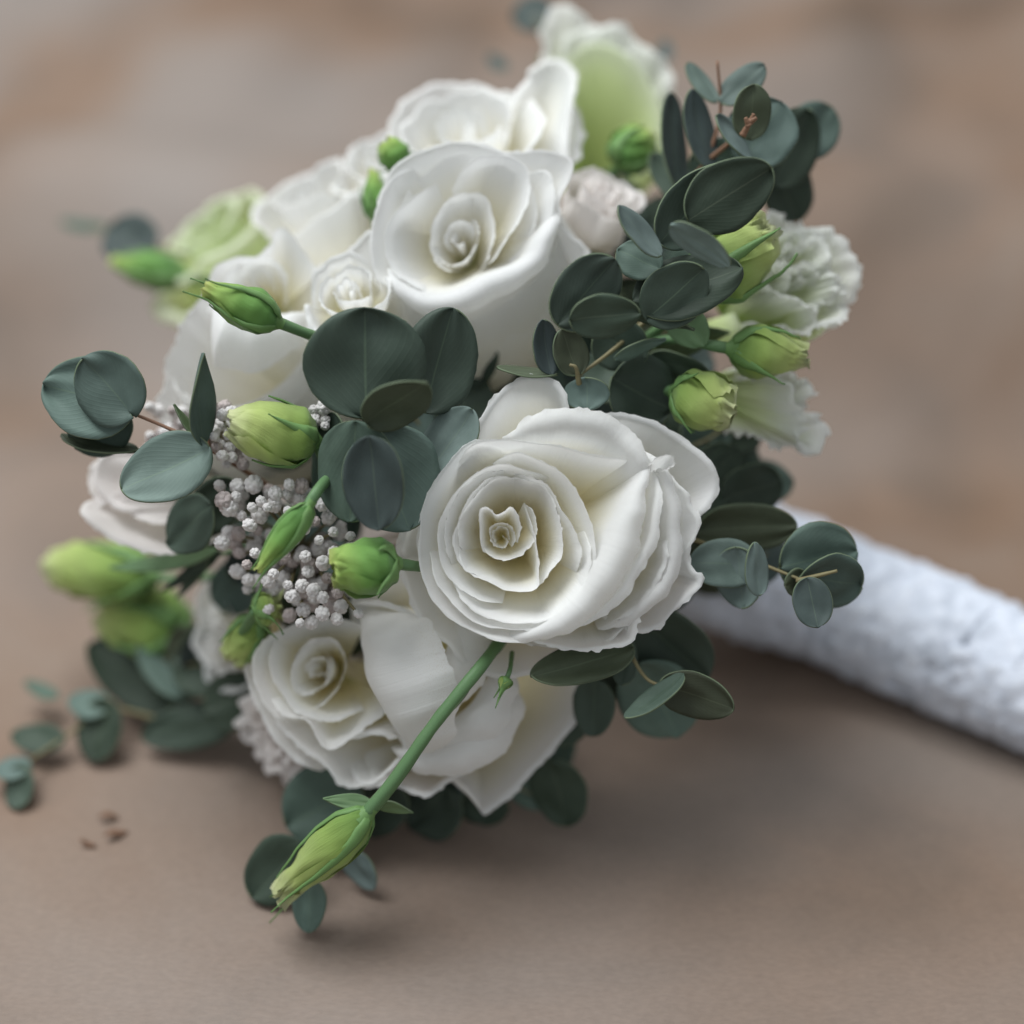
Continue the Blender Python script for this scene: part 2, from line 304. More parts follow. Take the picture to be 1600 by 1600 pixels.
# ------------------------------------------------------------------ buds
PROF = [(0, .20), (.06, .55), (.2, .90), (.38, 1.0), (.58, .88), (.76, .60), (.9, .38), (1.0, .34)]
PRFAT = [(0, .25), (.06, .62), (.2, .94), (.45, 1.0), (.68, .92), (.84, .72), (.94, .50), (1.0, .38)]
def pf(t, prof):
    t = min(max(t, 0), 1)
    for i in range(len(prof)-1):
        if t <= prof[i+1][0]:
            f = (t-prof[i][0])/(prof[i+1][0]-prof[i][0]); f = f*f*(3-2*f)*0.5+f*0.5; return prof[i][1]*(1-f)+prof[i+1][1]*f
    return prof[-1][1]
def bud(label, base, tip, rpx, stem, seed, m='bud', prof=PROF, twist=75, nsep=4, sep=0.8, sepw=0.10, sflare=0.35, frill=0.16, group='lisianthus buds in the bouquet', srad=0.0013, cat='flower bud'):
    B, Tt = P(*base), P(*tip); L = (Tt-B).length; a = (Tt-B)/L; rad = rpx*PX((base[2]+tip[2])/2)
    x = a.cross(CF).normalized(); y = a.cross(x); rnd = random.Random(seed)
    th = thing('lisianthus_bud', label, cat, P(*stem[-1]) if stem else B, group); org = th.location
    np_ = 5; ph0 = rnd.uniform(0, 72)
    for k in range(np_):
        sd = seed*3.7+k*11.3; tm = rnd.uniform(0.90, 1.05); rows, tv, uvs = [], [], []
        NT, NU = 26, 18
        for j in range(NT):
            row = []
            for i in range(NU):
                u = -1+2*i/(NU-1); tt = j/(NT-1)
                top = tm*(1-0.22*abs(u)**2.5)+0.03*noise.noise(Vector((u*5, 1, sd)))
                t = tt*top
                th_ = R_(ph0+k*72+u*86+twist*t)
                r = rad*pf(t, prof)*(1+0.13*u+0.02*k/np_)
                r += rad*0.13*noise.noise(Vector((u*2.4, t*4.5, sd)))+rad*0.03*noise.noise(Vector((u*8, t*10, sd)))
                if t > 0.72: r += rad*frill*(t-0.72)/0.28*noise.noise(Vector((u*7, t*3, sd+4)))*2
                p = B+a*(L*t)+(x*math.cos(th_)+y*math.sin(th_))*r
                row.append(p); tv.append(t*0.95+0.05*tt**6); uvs.append(((u+1)/2, t))
            rows.append(row)
        finish(grid_mesh('petal', rows, org, tv, uvs), 'petal', M[m], th)
    for k in range(nsep):
        an = R_(ph0+30+k*360/nsep+rnd.uniform(-15, 15)); rows, tv = [], []
        ln = sep*rnd.uniform(0.8, 1.25); fl = sflare*rnd.uniform(0.2, 1.4); tw = rnd.uniform(-0.5, 0.7)
        for j in range(20):
            s = j/19; t = s*ln; th_ = an+tw*s*s
            r = rad*(pf(t, prof)*1.10+0.05)+rad*fl*max(0, s-0.35)**1.6*2.0
            wd = rad*(sepw*3.2*(1-s)**2.0+sepw*0.75)*min(1, s*8+0.35)*(1-s**8)
            er = x*math.cos(th_)+y*math.sin(th_); et = -x*math.sin(th_)+y*math.cos(th_)
            c = B+a*(L*t)+er*r
            rows.append([c+et*(wd*v)-er*(wd*0.25*v*v)+er*(rad*0.05*(1-abs(v))) for v in (-1, -.5, 0, .5, 1)])
        o = finish(grid_mesh('sepal', rows, org), 'sepal', M['sepal'], th)
        md = o.modifiers.new('thick', 'SOLIDIFY'); md.thickness = 0.00025
    rows = []
    for j in range(7):
        s = j/6; rr = max(srad*1.0, rad*(0.20+0.42*s**1.3)) if s > 0 else srad
        rows.append([B+a*(L*(-0.06+0.13*s))+(x*math.cos(q_)+y*math.sin(q_))*rr for q_ in [2*math.pi*k/14 for k in range(14)]])
    finish(grid_mesh('calyx', rows, org, closed=True), 'calyx', M['sepal'], th)
    if stem: tube('stem', [B+a*0.001]+[P(*s) for s in stem], [srad*1.15, srad, srad*1.05], M['stem'], th, org, 12)
    return th

# ------------------------------------------------------------------ leaves
def leaf(parent, org, b, t, wpx, roll=0, kind='round', m='dark', cup=0.10, bend=0.04, name='leaf', n=None):
    """b, t: (px, py, depth) of the leaf's foot and tip; wpx: width as it shows"""
    SEED[0] += 1; sd = SEED[0]*3.17
    B, Tt = P(*b), P(*t); L = (Tt-B).length; a = (Tt-B)/L
    s = CF.cross(a).normalized(); s = Matrix.Rotation(R_(roll), 3, a) @ s; nn = a.cross(s)
    if nn.dot(CF) > 0: nn = -nn
    hw = wpx*PX((b[2]+t[2])/2)/2/max(0.2, math.cos(R_(roll)))
    NT, NV = 23, 13; rows, uvs = [], []
    for j in range(NT):
        q = (1-math.cos(math.pi*j/(NT-1)))/2; row = []
        if kind == 'round': w_ = (max(0, 1-abs(2*q-1)**2.25))**0.5*(1+0.10*(0.5-q))
        elif kind == 'oval': w_ = (max(0, 1-abs(2*q-1)**2.05))**0.5*(1+0.20*(0.5-q))
        elif kind == 'heart': w_ = (max(0, 1-(2*q-1)**2))**0.47*(1+0.35*(0.5-q))
        else: w_ = (4*q*(1-q))**0.8*(1.25-0.75*q)*0.98+0.0
        for i in range(NV):
            v = -1+2*i/(NV-1)
            ww = w_*(1+0.06*noise.noise(Vector((q*3.0, 2.0*v, sd)))+0.022*noise.noise(Vector((q*14, v*2, sd))))
            back = 0
            if kind == 'heart': back = 0.16*(abs(v)**0.8)*(1-q)**3
            elif kind == 'round': back = 0.04*abs(v)*(1-q)**4
            elif kind == 'notch': back = 0
            al = q-back
            p = B+a*(L*al)+s*(hw*ww*v)
            z = cup*hw*(v*v)*w_ - 0.035*hw*math.exp(-(v/0.09)**2) + bend*L*(-4*(q-0.5)**2+1)*-1
            z += 0.09*hw*noise.noise(Vector((q*2.2, v*1.6, sd+9)))*2
            row.append(p+nn*z); uvs.append((v, q))
        rows.append(row)
    o = finish(grid_mesh(name, rows, org, None, uvs), name, M[m], parent, extra=M['rim'])
    md = o.modifiers.new('thickness', 'SOLIDIFY'); md.thickness = 0.00045; md.offset = 0; md.material_offset_rim = 1
    return o
def sprig(label, stems, leaves, sm='estem', group='eucalyptus sprigs in the bouquet', name='eucalyptus_sprig', cat='eucalyptus sprig', rad=0.00065):
    org = P(*stems[0][0]); th = thing(name, label, cat, org, group)
    for st in stems:
        tube('stem', [P(*s) for s in st], [rad*1.15, rad*0.9, rad*0.6], M[sm], th, org, 8)
    for l in leaves: leaf(th, org, *l[:3], **(l[3] if len(l) > 3 else {}))
    return th

# ================================================================== table, paper, cloth
def sheet(name, x0, x1, y0, y1, nx, ny, zf, m):
    me = bpy.data.meshes.new(name); vs = []; fs = []
    for j in range(ny+1):
        for i in range(nx+1):
            x = x0+(x1-x0)*i/nx; y = y0+(y1-y0)*j/ny; q = zf(x, y); vs.append(q if isinstance(q, tuple) else (x, y, q))
    for j in range(ny):
        for i in range(nx):
            a = j*(nx+1)+i; fs.append((a, a+1, a+nx+2, a+nx+1))
    me.from_pydata(vs, [], fs); return finish(me, name, m, None)
def paper_mat():
    m, nt, b, out = mat('kraft_paper'); tc = N(nt, 'ShaderNodeTexCoord')
    n1 = N(nt, 'ShaderNodeTexNoise'); n1.inputs['Scale'].default_value = 9; n1.inputs['Detail'].default_value = 5; n1.inputs['Distortion'].default_value = .6
    nt.links.new(tc.outputs['Object'], n1.inputs['Vector'])
    r = ramp(nt, [(0.32, (0.128, 0.086, 0.058)), (0.50, (0.192, 0.124, 0.082)), (0.68, (0.208, 0.150, 0.110))]); nt.links.new(n1.outputs['Fac'], r.inputs[0])
    mp = N(nt, 'ShaderNodeMapping'); mp.inputs['Scale'].default_value = (420, 900, 900); mp.inputs['Rotation'].default_value = (0, 0, 0.3)
    nt.links.new(tc.outputs['Object'], mp.inputs['Vector'])
    n2 = N(nt, 'ShaderNodeTexNoise'); n2.inputs['Scale'].default_value = 1; n2.inputs['Detail'].default_value = 6; nt.links.new(mp.outputs[0], n2.inputs['Vector'])
    mx = N(nt, 'ShaderNodeMixRGB', blend_type='OVERLAY'); mx.inputs[0].default_value = 0.16
    nl_ = N(nt, 'ShaderNodeTexNoise'); nl_.inputs['Scale'].default_value = 2.6; nl_.inputs['Detail'].default_value = 2; nl_.inputs['Distortion'].default_value = 1.0; nt.links.new(tc.outputs['Object'], nl_.inputs['Vector'])
    ml = N(nt, 'ShaderNodeMapRange'); ml.inputs[1].default_value = .40; ml.inputs[2].default_value = .60; ml.inputs[4].default_value = .8; nt.links.new(nl_.outputs['Fac'], ml.inputs[0])
    rl_ = N(nt, 'ShaderNodeMixRGB'); rl_.inputs[2].default_value = (.225, .196, .174, 1); nt.links.new(ml.outputs[0], rl_.inputs[0]); nt.links.new(r.outputs[0], rl_.inputs[1])
    nt.links.new(rl_.outputs[0], mx.inputs[1]); nt.links.new(n2.outputs['Fac'], mx.inputs[2]); nt.links.new(mx.outputs[0], b.inputs['Base Color'])
    n4 = N(nt, 'ShaderNodeTexNoise'); n4.inputs['Scale'].default_value = 26; n4.inputs['Detail'].default_value = 4; nt.links.new(tc.outputs['Object'], n4.inputs['Vector'])
    b4 = N(nt, 'ShaderNodeBump'); b4.inputs['Strength'].default_value = 0.6; b4.inputs['Distance'].default_value = 0.0035; nt.links.new(n4.outputs['Fac'], b4.inputs['Height'])
    bp = N(nt, 'ShaderNodeBump'); bp.inputs['Strength'].default_value = 0.35; bp.inputs['Distance'].default_value = 0.0003; nt.links.new(b4.outputs[0], bp.inputs['Normal'])
    nt.links.new(n2.outputs['Fac'], bp.inputs['Height']); nt.links.new(bp.outputs[0], b.inputs['Normal'])
    b.inputs['Roughness'].default_value = 0.62; b.inputs['Specular IOR Level'].default_value = 0.35
    return m
def paper_z(x, y):
    yy = y+0.17*x                                      # folds run slightly askew
    z = 0.0012*noise.noise(Vector((x*6, y*6, 2)))*sst(0.40, 0.5, yy)-0.0003
    z += -0.027*sst(0.46, 0.55, yy)+0.075*sst(0.56, 0.665, yy)-0.040*sst(0.68, 0.80, yy)
    z += sst(0.52, 0.7, yy)*0.024*noise.noise(Vector((x*5, y*7, 4)))
    z += sst(0.72, 1.0, y)*(0.10*(y-.72)+0.045*noise.noise(Vector((x*8-y*3, y*2, 9)))+0.035*abs(noise.noise(Vector((x*16-y*5, y*3, 5)))))
    z += sst(1.1, 2.2, y)*0.35
    return z
sheet('kraft_paper', -1.5, 1.5, -0.12, 2.4, 220, 200, paper_z, paper_mat())
kp = bpy.data.objects['kraft_paper']; kp['label'] = 'brown kraft wrapping paper spread under the bouquet'; kp['category'] = 'wrapping paper'
md = kp.modifiers.new('thickness', 'SOLIDIFY'); md.thickness = 0.0003; md.offset = -1
o = sheet('table_top', -2.5, 2.5, -0.6, 2.8, 2, 2, lambda x, y: -0.06, plain('table_wood', (0.30, 0.22, 0.16), 0.6)); o['kind'] = 'structure'

# ================================================================== roses
C1 = (0.375, 560, 560)       # the big rose in front
hero = [
 dict(p=[(570,775),(556,735),(585,700),(622,715),(630,760)], z=-5, lip=.3, ruf=.3, ed=1, b=(600,745,-11)),
 dict(p=[(600,735),(622,760),(612,790),(580,790)], z=-5, lip=.3, ruf=.2, ed=1, b=(600,750,-11)),
 dict(p=[(600,800),(560,775),(545,720),(575,690),(625,690),(650,740),(640,790)], z=[-4.5,-3,-4], lip=.4, ruf=.4, ed=2, b=(600,745,-13)),
 dict(p=[(560,815),(515,790),(508,700),(512,630),(540,622),(572,650),(606,636),(640,622),(672,700),(662,770)], z=[-4,-2,-1,.5,.5,-.5,.5,1,-1,-3], b=(600,745,-15), lip=.8, la=50, ruf=.3, ed=2),
 dict(p=[(508,770),(545,820),(610,848),(680,815),(735,740),(735,660),(690,600)], z=[-2.5,-2,-2.5,-3,-3,-3], b=(610,750,-15), lip=.5, ruf=.4, ed=2),
 dict(p=[(690,610),(722,700),(745,800),(752,890),(742,955),(640,968),(540,930),(450,880),(420,800),(440,720)], z=[-1,-1,-.5,0,1.5,0,0,0,-1,-2], lip=.8, la=40, ruf=.5, ed=3),
 dict(p=[(610,503),(700,508),(780,550),(825,640),(845,760),(840,830),(790,900),(740,960)], z=[-1,0,.5,.5,.5,0,0,-1], lip=.8, ruf=.6, ed=3),
 dict(p=[(690,520),(600,500),(520,545),(440,635),(402,750),(430,850),(510,910),(600,940)], z=[-1,0,.5,.5,.5,0,0], lip=.7, ruf=.5, ed=3),
 dict(p=[(620,462),(520,480),(430,550),(372,660),(362,770),(385,860)], z=[.3,.7,.8,.8,.7,.3], lip=.6, ruf=.5, ed=2),
 dict(p=[(600,488),(530,515),(455,600),(420,720),(430,800)], z=[0,.5,.5,.3,-.4], lip=.5, ruf=.5, ed=2),
 dict(p=[(640,478),(740,505),(800,550),(845,630),(900,720),(925,800),(905,890)], z=[0,.6,.6,.8,.8,.8,0], lip=1, ruf=.5, ed=3),
 dict(p=[(800,500),(700,470),(590,440),(480,490),(390,585),(338,710),(342,820),(395,920),(500,1000),(600,1020)], z=1.0, lip=.8, ruf=.6, ed=4),
 dict(p=[(370,880),(430,1000),(520,1065),(640,1095),(780,1080),(880,1015),(945,905),(955,790),(925,690)], z=[.5,1.2,1.2,1.5,1.2,1.5,1.5,1,0], lip=1.3, ruf=.8, ed=4),
 dict(p=[(560,440),(640,400),(740,425),(850,490),(925,590),(965,710),(980,830),(950,900)], z=[.8,1.6,2,2,2,2,1.8,1], lip=1.0, ruf=.5, ed=3),
 dict(p=[(640,360),(480,345),(375,440),(292,580),(262,720),(262,850),(300,970),(395,1075),(530,1145),(680,1175),(780,1150)], z=[1,.8,.4,0,-.2,0,0,0,.3,.5,0], lip=1.7, ruf=.9, ed=4, la=45),
 dict(p=[(300,800),(345,950),(460,1070),(600,1118),(760,1110),(900,1030),(1000,900)], z=[.4,.8,.8,.9,.9,1,1], lip=1.0, ruf=.8, ed=4),
 dict(p=[(400,460),(480,372),(580,348),(700,356),(860,386),(1000,415),(1110,430),(1170,470)], z=[1,1.4,1.8,2,1.8,1.8,1.4,.5], lip=1.3, ruf=.5, ed=3, la=20),
 dict(p=[(600,335),(660,335),(760,312),(880,302),(1000,322),(1100,385),(1172,475),(1180,540)], z=[0,.8,1.2,1.5,1.5,1.5,1.5,0], lip=[2.5,5,6.5,6.5,6.5,5.5,4,2.5], la=28, ruf=.7, ed=3, edge=.3),
 dict(p=[(1130,440),(1172,480),(1120,590),(1045,740),(990,860),(930,960),(830,1060),(700,1130),(590,1160)], z=[1,3,3.2,3.2,3,2.4,1.8,1,0], lip=[3,4,7,10,10,9,7,4,2.5], la=48, ruf=.8, ed=3, edge=.3),
 dict(p=[(1210,430),(1235,560),(1215,700),(1150,850),(1060,980),(940,1080),(800,1140)], z=[-1,.2,.6,.6,.2,-.4,-1], lip=[1.5,2.5,4,4,3,2], la=50, ruf=.9, edge=.35),
 dict(p=[(1300,640),(1290,760),(1240,900),(1150,1030),(1040,1110)], z=[-4,-3,-3,-4,-5], lip=[1,2,2.5,2,1], la=50, ruf=1.2, rf=7, edge=.5),
 dict(p=[(1180,380),(1250,500),(1295,650),(1280,800),(1230,940),(1130,1060),(1000,1130)], z=[-3,-2,-2.5,-3,-3,-4,-5], lip=[3,4,5,6,6,4,3], la=50, ruf=1.0, cup=.65),
 dict(p=[(960,230),(1180,262),(1350,350),(1465,450),(1492,540),(1440,625),(1340,700)], z=[-9,-9,-9,-8,-9,-10,-12], lip=2.2, la=45, ruf=.8, cup=.55, m='x'),
 dict(p=[(1290,450),(1370,600),(1415,670),(1380,790),(1372,900),(1410,945),(1300,1075),(1220,1120),(1110,1120),(1000,1060)], z=[-7,-7,-6,-7,-7,-6,-7,-7,-7,-9], lip=[1,2,1.5,2.5,1.5,2,2], la=55, ruf=1.4, rf=8, cup=.6, edge=.6),
 dict(p=[(1230,950),(1150,1090),(1115,1180),(960,1200),(780,1185),(640,1165)], z=[-5,-4,-3.5,-3,-2.5,-3], lip=[1,2,1.5,1.5,1], la=40, ruf=.9, cup=.62, edge=.4),
 dict(p=[(330,520),(215,690),(175,820),(200,930),(268,1110),(385,1200),(470,1290),(600,1322),(740,1305),(900,1225),(1010,1130)], z=[-11,-12,-13,-13,-13,-12,-13,-14,-13,-12,-12], lip=1.8, la=40, ruf=1.0, cup=.55, edge=.35),
 dict(p=[(560,345),(430,400),(290,530),(225,640),(180,740),(190,860)], z=[-7,-8,-9,-10,-11,-12], lip=1.6, la=40, ruf=.9, cup=.6),
 dict(p=[(400,450),(490,330),(555,210),(640,120),(735,86),(820,115),(862,190),(880,330)], z=[-7,-6,-6,-6,-6,-6,-6,-8], lip=2.0, la=55, ruf=.5, cup=.6, edge=.35),
 dict(p=[(560,1150),(400,1060),(290,930),(250,760),(290,580),(400,430),(560,360),(760,350)], z=-3.5, lip=.8, ruf=.4),
 dict(p=[(620,340),(800,270),(1000,290),(1160,380),(1240,520),(1270,700)], z=-3.5, lip=.8, ruf=.4),
 dict(p=[(1250,540),(1300,740),(1240,930),(1130,1100),(1000,1196),(800,1205),(600,1170)], z=-6.2, lip=.8, ruf=.4),
]
for h in hero: h.setdefault('m', 'rose'); h['m'] = M['rosew'] if h['m'] == 'x' else M['rose']
G_R = 'white roses in the bouquet'
th = image_rose('rose', 'largest open white rose with creamy centre, lowest right in the bouquet front', 'rose', G_R, C1, (610, 760), 0.394, (760, 800), -40, hero, M['rose'], inner=(19, (650, 775, -22), .5))
# the small torn flap on the rim of the upper right petal
petal(th, th.location, (P(560+.375*1240, 560+.375*440, .392), CR, CU, -CF), (0, 0, 0), (0, -.002, -.005), [(-.002, -.001, 0), (.0005, .0015, .0008), (.0035, .0018, .001), (.0042, -.0002, 0), (.001, -.002, -.001)], M['flap'], lip=.0005, ed=.0005, ruf=.0002)

C2 = (0.3625, 480, 60)       # the rose above it
def core(cx, cy, r0, dr, n, sq, rot, z0, dz, span=235, seed=1, **kw):
    rnd = random.Random(seed); out = []
    for k in range(n):
        r = r0+dr*k; a0 = k*137+rnd.uniform(-15, 15); pts = []
        for i in range(11):
            a = R_(a0+span*i/10); rr = r*(0.90+0.22*i/10)*(1+rnd.uniform(-.04, .04)); x = rr*math.cos(a)*sq; y = rr*math.sin(a)
            pts.append((cx+x*math.cos(rot)-y*math.sin(rot), cy+x*math.sin(rot)+y*math.cos(rot)))
        d = dict(p=pts, z=[z0+dz*k-.6, z0+dz*k, z0+dz*k+.6, z0+dz*k, z0+dz*k-.8], lip=.7, ruf=.5, ed=2); d.update(kw); out.append(d)
    return out
r2 = core(650, 850, 34, 42, 5, .72, .35, -4.5, .55, seed=4) + [
 dict(p=[(430,640),(375,800),(385,960),(470,1060),(620,1115),(790,1040),(930,930)], z=-1.5, lip=.4, ruf=.3, ed=2, b=(690,925,-15)),
 dict(p=[(700,1090),(880,960),(980,800),(970,640),(840,540),(640,500),(470,600)], z=-2.5, lip=.4, ruf=.3, ed=2, b=(690,925,-15)),
 dict(p=[(620,640),(680,560),(770,500),(880,510),(945,590),(930,720),(860,860),(760,1000)], z=[-2,-1,-.5,0,0,-.5,-1], lip=1.2, ruf=.8, ed=3),
 dict(p=[(560,620),(450,700),(360,790),(345,900),(370,1000),(450,1060),(560,1110)], z=[-1,0,.5,.5,.5,.5,0], lip=1.0, ruf=.7, ed=3),
 dict(p=[(300,740),(350,600),(430,525),(540,478),(660,458),(790,478),(880,520),(950,580)], z=[-3,-2,-1.5,-2,-2,-2,-2,-3], lip=2.2, ruf=.9, ed=4),
 dict(p=[(480,540),(360,630),(305,750),(288,880),(305,990),(350,1060),(450,1115)], z=[-2,-1,0,.6,.6,.5,0], lip=2, ruf=.7, ed=3),
 dict(p=[(940,570),(1030,570),(1060,670),(1040,790),(1000,900),(930,985),(800,1060)], z=[-2,-1.5,-1,-1,-.5,0], lip=1.8, ruf=.9, ed=3),
 dict(p=[(350,985),(420,1065),(540,1108),(650,1085),(790,1015),(940,950),(1010,850),(1070,730)], z=[1,2,2.5,2.5,2.5,2.2,1.5,0], lip=[2,5,8,10,10,7,5,3], la=66, ruf=1.1, ed=3, cup=.5, q=1.0),
 dict(p=[(800,470),(940,480),(1060,492),(1140,525),(1125,605),(1088,670),(1078,760),(1010,860)], z=[-5,-4,-3,-2,-2,-2,-2,-3], lip=1.6, ruf=1.0, ed=3, edge=.4),
 dict(p=[(1030,700),(1060,780),(1120,840),(1195,920),(1130,990),(1020,1050)], z=[-8,-6,-6,-7,-8,-10], lip=2.2, la=60, ruf=.7, ed=3, bul=2),
 dict(p=[(380,760),(270,820),(135,968),(215,985),(300,1030),(400,1150)], z=[-8,-8,-9,-8,-7,-8], lip=2, la=50, ruf=.6, ed=3, bul=2),
 dict(p=[(340,980),(420,1105),(560,1150),(700,1160),(860,1080),(980,950),(1050,800)], z=[-1,0,0,0,0,-1,-2], lip=1.2, la=70, ruf=.6, bul=8, cup=.95),
 dict(p=[(300,900),(420,1080),(560,1180),(760,1180),(940,1060),(1060,900),(1090,700)], z=[-6,-4,-3,-3,-4,-6,-8], lip=1.0, la=75, ruf=.6, bul=9, cup=1.0),
]
image_rose('rose', 'open white rose above the dark round leaves, its green-tinged cup showing underneath', 'rose', G_R, C2, (660, 860), 0.416, (800, 1330), -40, r2, M['rosew'], inner=(14, (690, 925, -17), .5))

C5 = (0.375, 340, 900)       # the rose below
r3 = core(400, 400, 28, 33, 5, .7, .5, -4, .7, seed=9) + [
 dict(p=[(260,240),(225,330),(240,440),(300,540),(380,580),(480,600),(600,560)], z=[-2,-1,0,0,.5,.5,0], lip=1, ruf=.8),
 dict(p=[(600,210),(450,190),(320,205),(215,260),(160,340),(160,430),(195,520),(260,590),(350,610)], z=[-3,-2,-1.5,-1,-1,-1,-1,-1,-1.5], lip=1.5, ruf=.8),
 dict(p=[(200,500),(280,575),(375,592),(420,660),(462,712),(540,680),(620,620),(690,572),(730,540)], z=[-1,.5,1,1.5,2,1.5,1,.5,0], lip=1.2, la=45, ruf=.6),
 dict(p=[(590,160),(605,290),(625,400),(685,520),(750,625),(785,690),(800,760)], z=[0,3,5,6,5,3,1], lip=[20,28,31,31,28,21,10], la=22, ruf=.6, bul=2),
 dict(p=[(220,600),(330,690),(420,760),(490,830),(545,866),(640,855),(720,800),(800,720)], z=[-5,-4,-3.5,-3,-3,-2.5,-2,-2], lip=1.6, ruf=.9, la=50, edge=.35),
 dict(p=[(480,690),(600,640),(700,640),(770,700),(760,800),(680,850),(600,860),(540,800)], z=[-2,-1,0,-1,-2,-2.5,-3,-4], lip=2.5, ruf=.7, la=55),
 dict(p=[(600,760),(650,850),(760,880),(862,906),(930,860),(1040,790),(1110,690),(1140,600),(1120,480)], z=[-6,-5,-4,-3,-3,-3,-3,-4,-6], lip=2.2, ruf=.9, la=60, bul=3, edge=.35),
 dict(p=[(930,780),(955,870),(1020,935),(1100,990),(1210,915),(1330,790),(1450,655),(1510,540),(1512,450),(1420,380)], z=[-12,-11,-10,-10,-10,-10,-11,-12,-13,-15], lip=2.4, ruf=.8, la=60, cup=.6, edge=.35),
 dict(p=[(720,720),(860,720),(980,680),(1090,620),(1170,540),(1210,430)], z=[0,0,0,-1,-3,-5], lip=[5,10,14,14,10,5], ruf=.6, la=40, bul=3),
 dict(p=[(740,480),(840,450),(920,370),(970,250),(980,120)], z=[1,3,4,3,1], lip=[6,15,17,15,6], ruf=.6, la=30, bul=2),
 dict(p=[(810,660),(910,630),(1020,560),(1110,450),(1160,320)], z=[-1,0,1,0,-2], lip=[5,12,16,13,6], ruf=.7, la=40, bul=2),
 dict(p=[(640,300),(700,560),(840,700),(1020,700),(1160,560),(1200,360)], z=-9, lip=1, ruf=.4, b=(900,420,-22)),
 dict(p=[(1160,560),(1200,300),(1100,60),(900,-30),(700,-10),(560,60),(540,260)], z=-8, lip=1, ruf=.4, b=(900,420,-22)),
 dict(p=[(150,300),(120,420),(170,560),(230,680),(320,760),(420,830)], z=[-8,-8,-8,-7,-7,-6], lip=1.6, ruf=1.0, la=50),
 dict(p=[(560,120),(700,130),(860,200),(1000,330),(1100,480),(1120,620)], z=[2,3,2,0,-2,-4], lip=2.5, ruf=.6, la=60, bul=5),
]
image_rose('rose', 'shaded white rose under the largest rose, green bud stem crossing it', 'rose', G_R, C5, (400, 420), 0.417, (860, 480), -34, r3, M['rose'], cup=.7, inner=(8, (470, 430, -19), .5))

C6 = (0.325, 80, 160)        # the rose at the left
r4 = [
 dict(p=[(980,900),(940,850),(960,790),(1040,800),(1060,880)], z=-6, lip=.5, ed=1),
 dict(p=[(900,980),(870,880),(920,780),(1040,740),(1120,820),(1120,930)], z=-4, lip=.8),
 dict(p=[(1150,980),(1060,1080),(920,1080),(830,980),(830,860),(900,760)], z=-2, lip=1),
 dict(p=[(740,930),(760,800),(860,740),(960,730),(1040,660),(1062,600),(1115,600),(1180,690),(1270,790)], z=[-6,-5,-4,-4,-5,-5,-5,-5,-6], lip=.8, ruf=1.0),
 dict(p=[(1280,740),(1330,860),(1320,1010),(1240,1130),(1100,1200)], z=[-5,-3,-2,-1,0], lip=.8, ruf=.8),
 dict(p=[(745,985),(820,950),(920,965),(1020,1010),(1120,1030),(1230,1000)], z=[2,4,6,6,5,1], lip=[6,20,30,27,16,5], la=62, ruf=.5, bul=2, ct=(1010,820)),
 dict(p=[(560,1300),(640,1430),(800,1480),(1000,1420),(1180,1260),(1260,1050)], z=[-3,-2,-1,-1,-2,-4], lip=.8, ruf=.5, la=60, bul=8, cup=1.0),
 dict(p=[(860,860),(730,910),(640,1030),(575,1170),(535,1310),(500,1440),(520,1540),(660,1560)], z=[-5,-5,-5,-5,-6,-6,-7,-8], lip=.9, ruf=1.6, rf=9, la=55, edge=.6),
 dict(p=[(560,1440),(700,1560),(900,1560),(1120,1470),(1290,1300),(1350,1120)], z=[-3,-1,0,0,-1,-3], lip=.8, ruf=.6, la=70, bul=9, cup=1.0),
 dict(p=[(620,1380),(760,1460),(960,1450),(1150,1340),(1260,1180)], z=[1,2,3,2,0], lip=.8, ruf=.6, la=70, bul=8, cup=1.0),
]
image_rose('rose', 'wide white rose at the left behind the thin green bud, seen from its side', 'rose', G_R, C6, (980, 900), 0.428, (1250, 1420), -36, r4, M['rosew'], cup=.8, inner=(5, (1020, 960, -22), .5))

def free_rose(label, cx, cy, d, Rpx, aim, n, m, seed, Hf=1.0, group=G_R, name='rose', cat='rose', **kw):
    R = Rpx*PX(d); O = P(cx, cy, d); fr = frame_to(O, aim); H = R*Hf
    th = thing(name, label, cat, O-fr[3]*H, group)
    spiral_flower(th, fr, R, H, n, m, seed, **kw); return th, fr, R, H
th, fr, R, H = free_rose('blurred white rose at the top, behind the open rose with the green-tinged cup', 728, 205, .446, 158, (-.15, .75, .85), 9, M['rosew'], 5, .8, lipf=.0016, ruf=.0026, bul=.003, cup=.5, rf=5)
petal(th, th.location, fr, (0, 0, 0), (0, 0, -H), [(R*.30, R*.2, .000), (R*.50, R*.62, .002), (R*.78, R*.86, .004), (R*1.00, R*.68, .003), (R*.95, R*.1, 0), (R*1.0, -R*.5, -.004)], M['rosew'], lip=.003, la=50, ruf=.0012)
free_rose('soft white rose with a yellow-green foot, upper left beside the lime flower', 480, 312, .462, 132, (-.42, .80, .55), 8, M['rosew'], 11, 1.1, lipf=.0018, ruf=.0016, bul=.004, cup=.6)
free_rose('white ruffled rose between the two upper roses, small green buds in front of it', 600, 245, .458, 95, (-.25, .80, .7), 9, M['rosew'], 12, .9, lipf=.0015, ruf=.0022, rf=7, bul=.003, cup=.5)
free_rose('small blush spray rose right of the upper white rose, beside the eucalyptus', 940, 300, .436, 62, (.28, .75, .75), 9, M['blush'], 21, 1.75, name='spray_rose', cat='spray rose', group='small spray roses', lipf=.0012, ruf=.0012, bul=.003, dropz=.12, cup=.62)
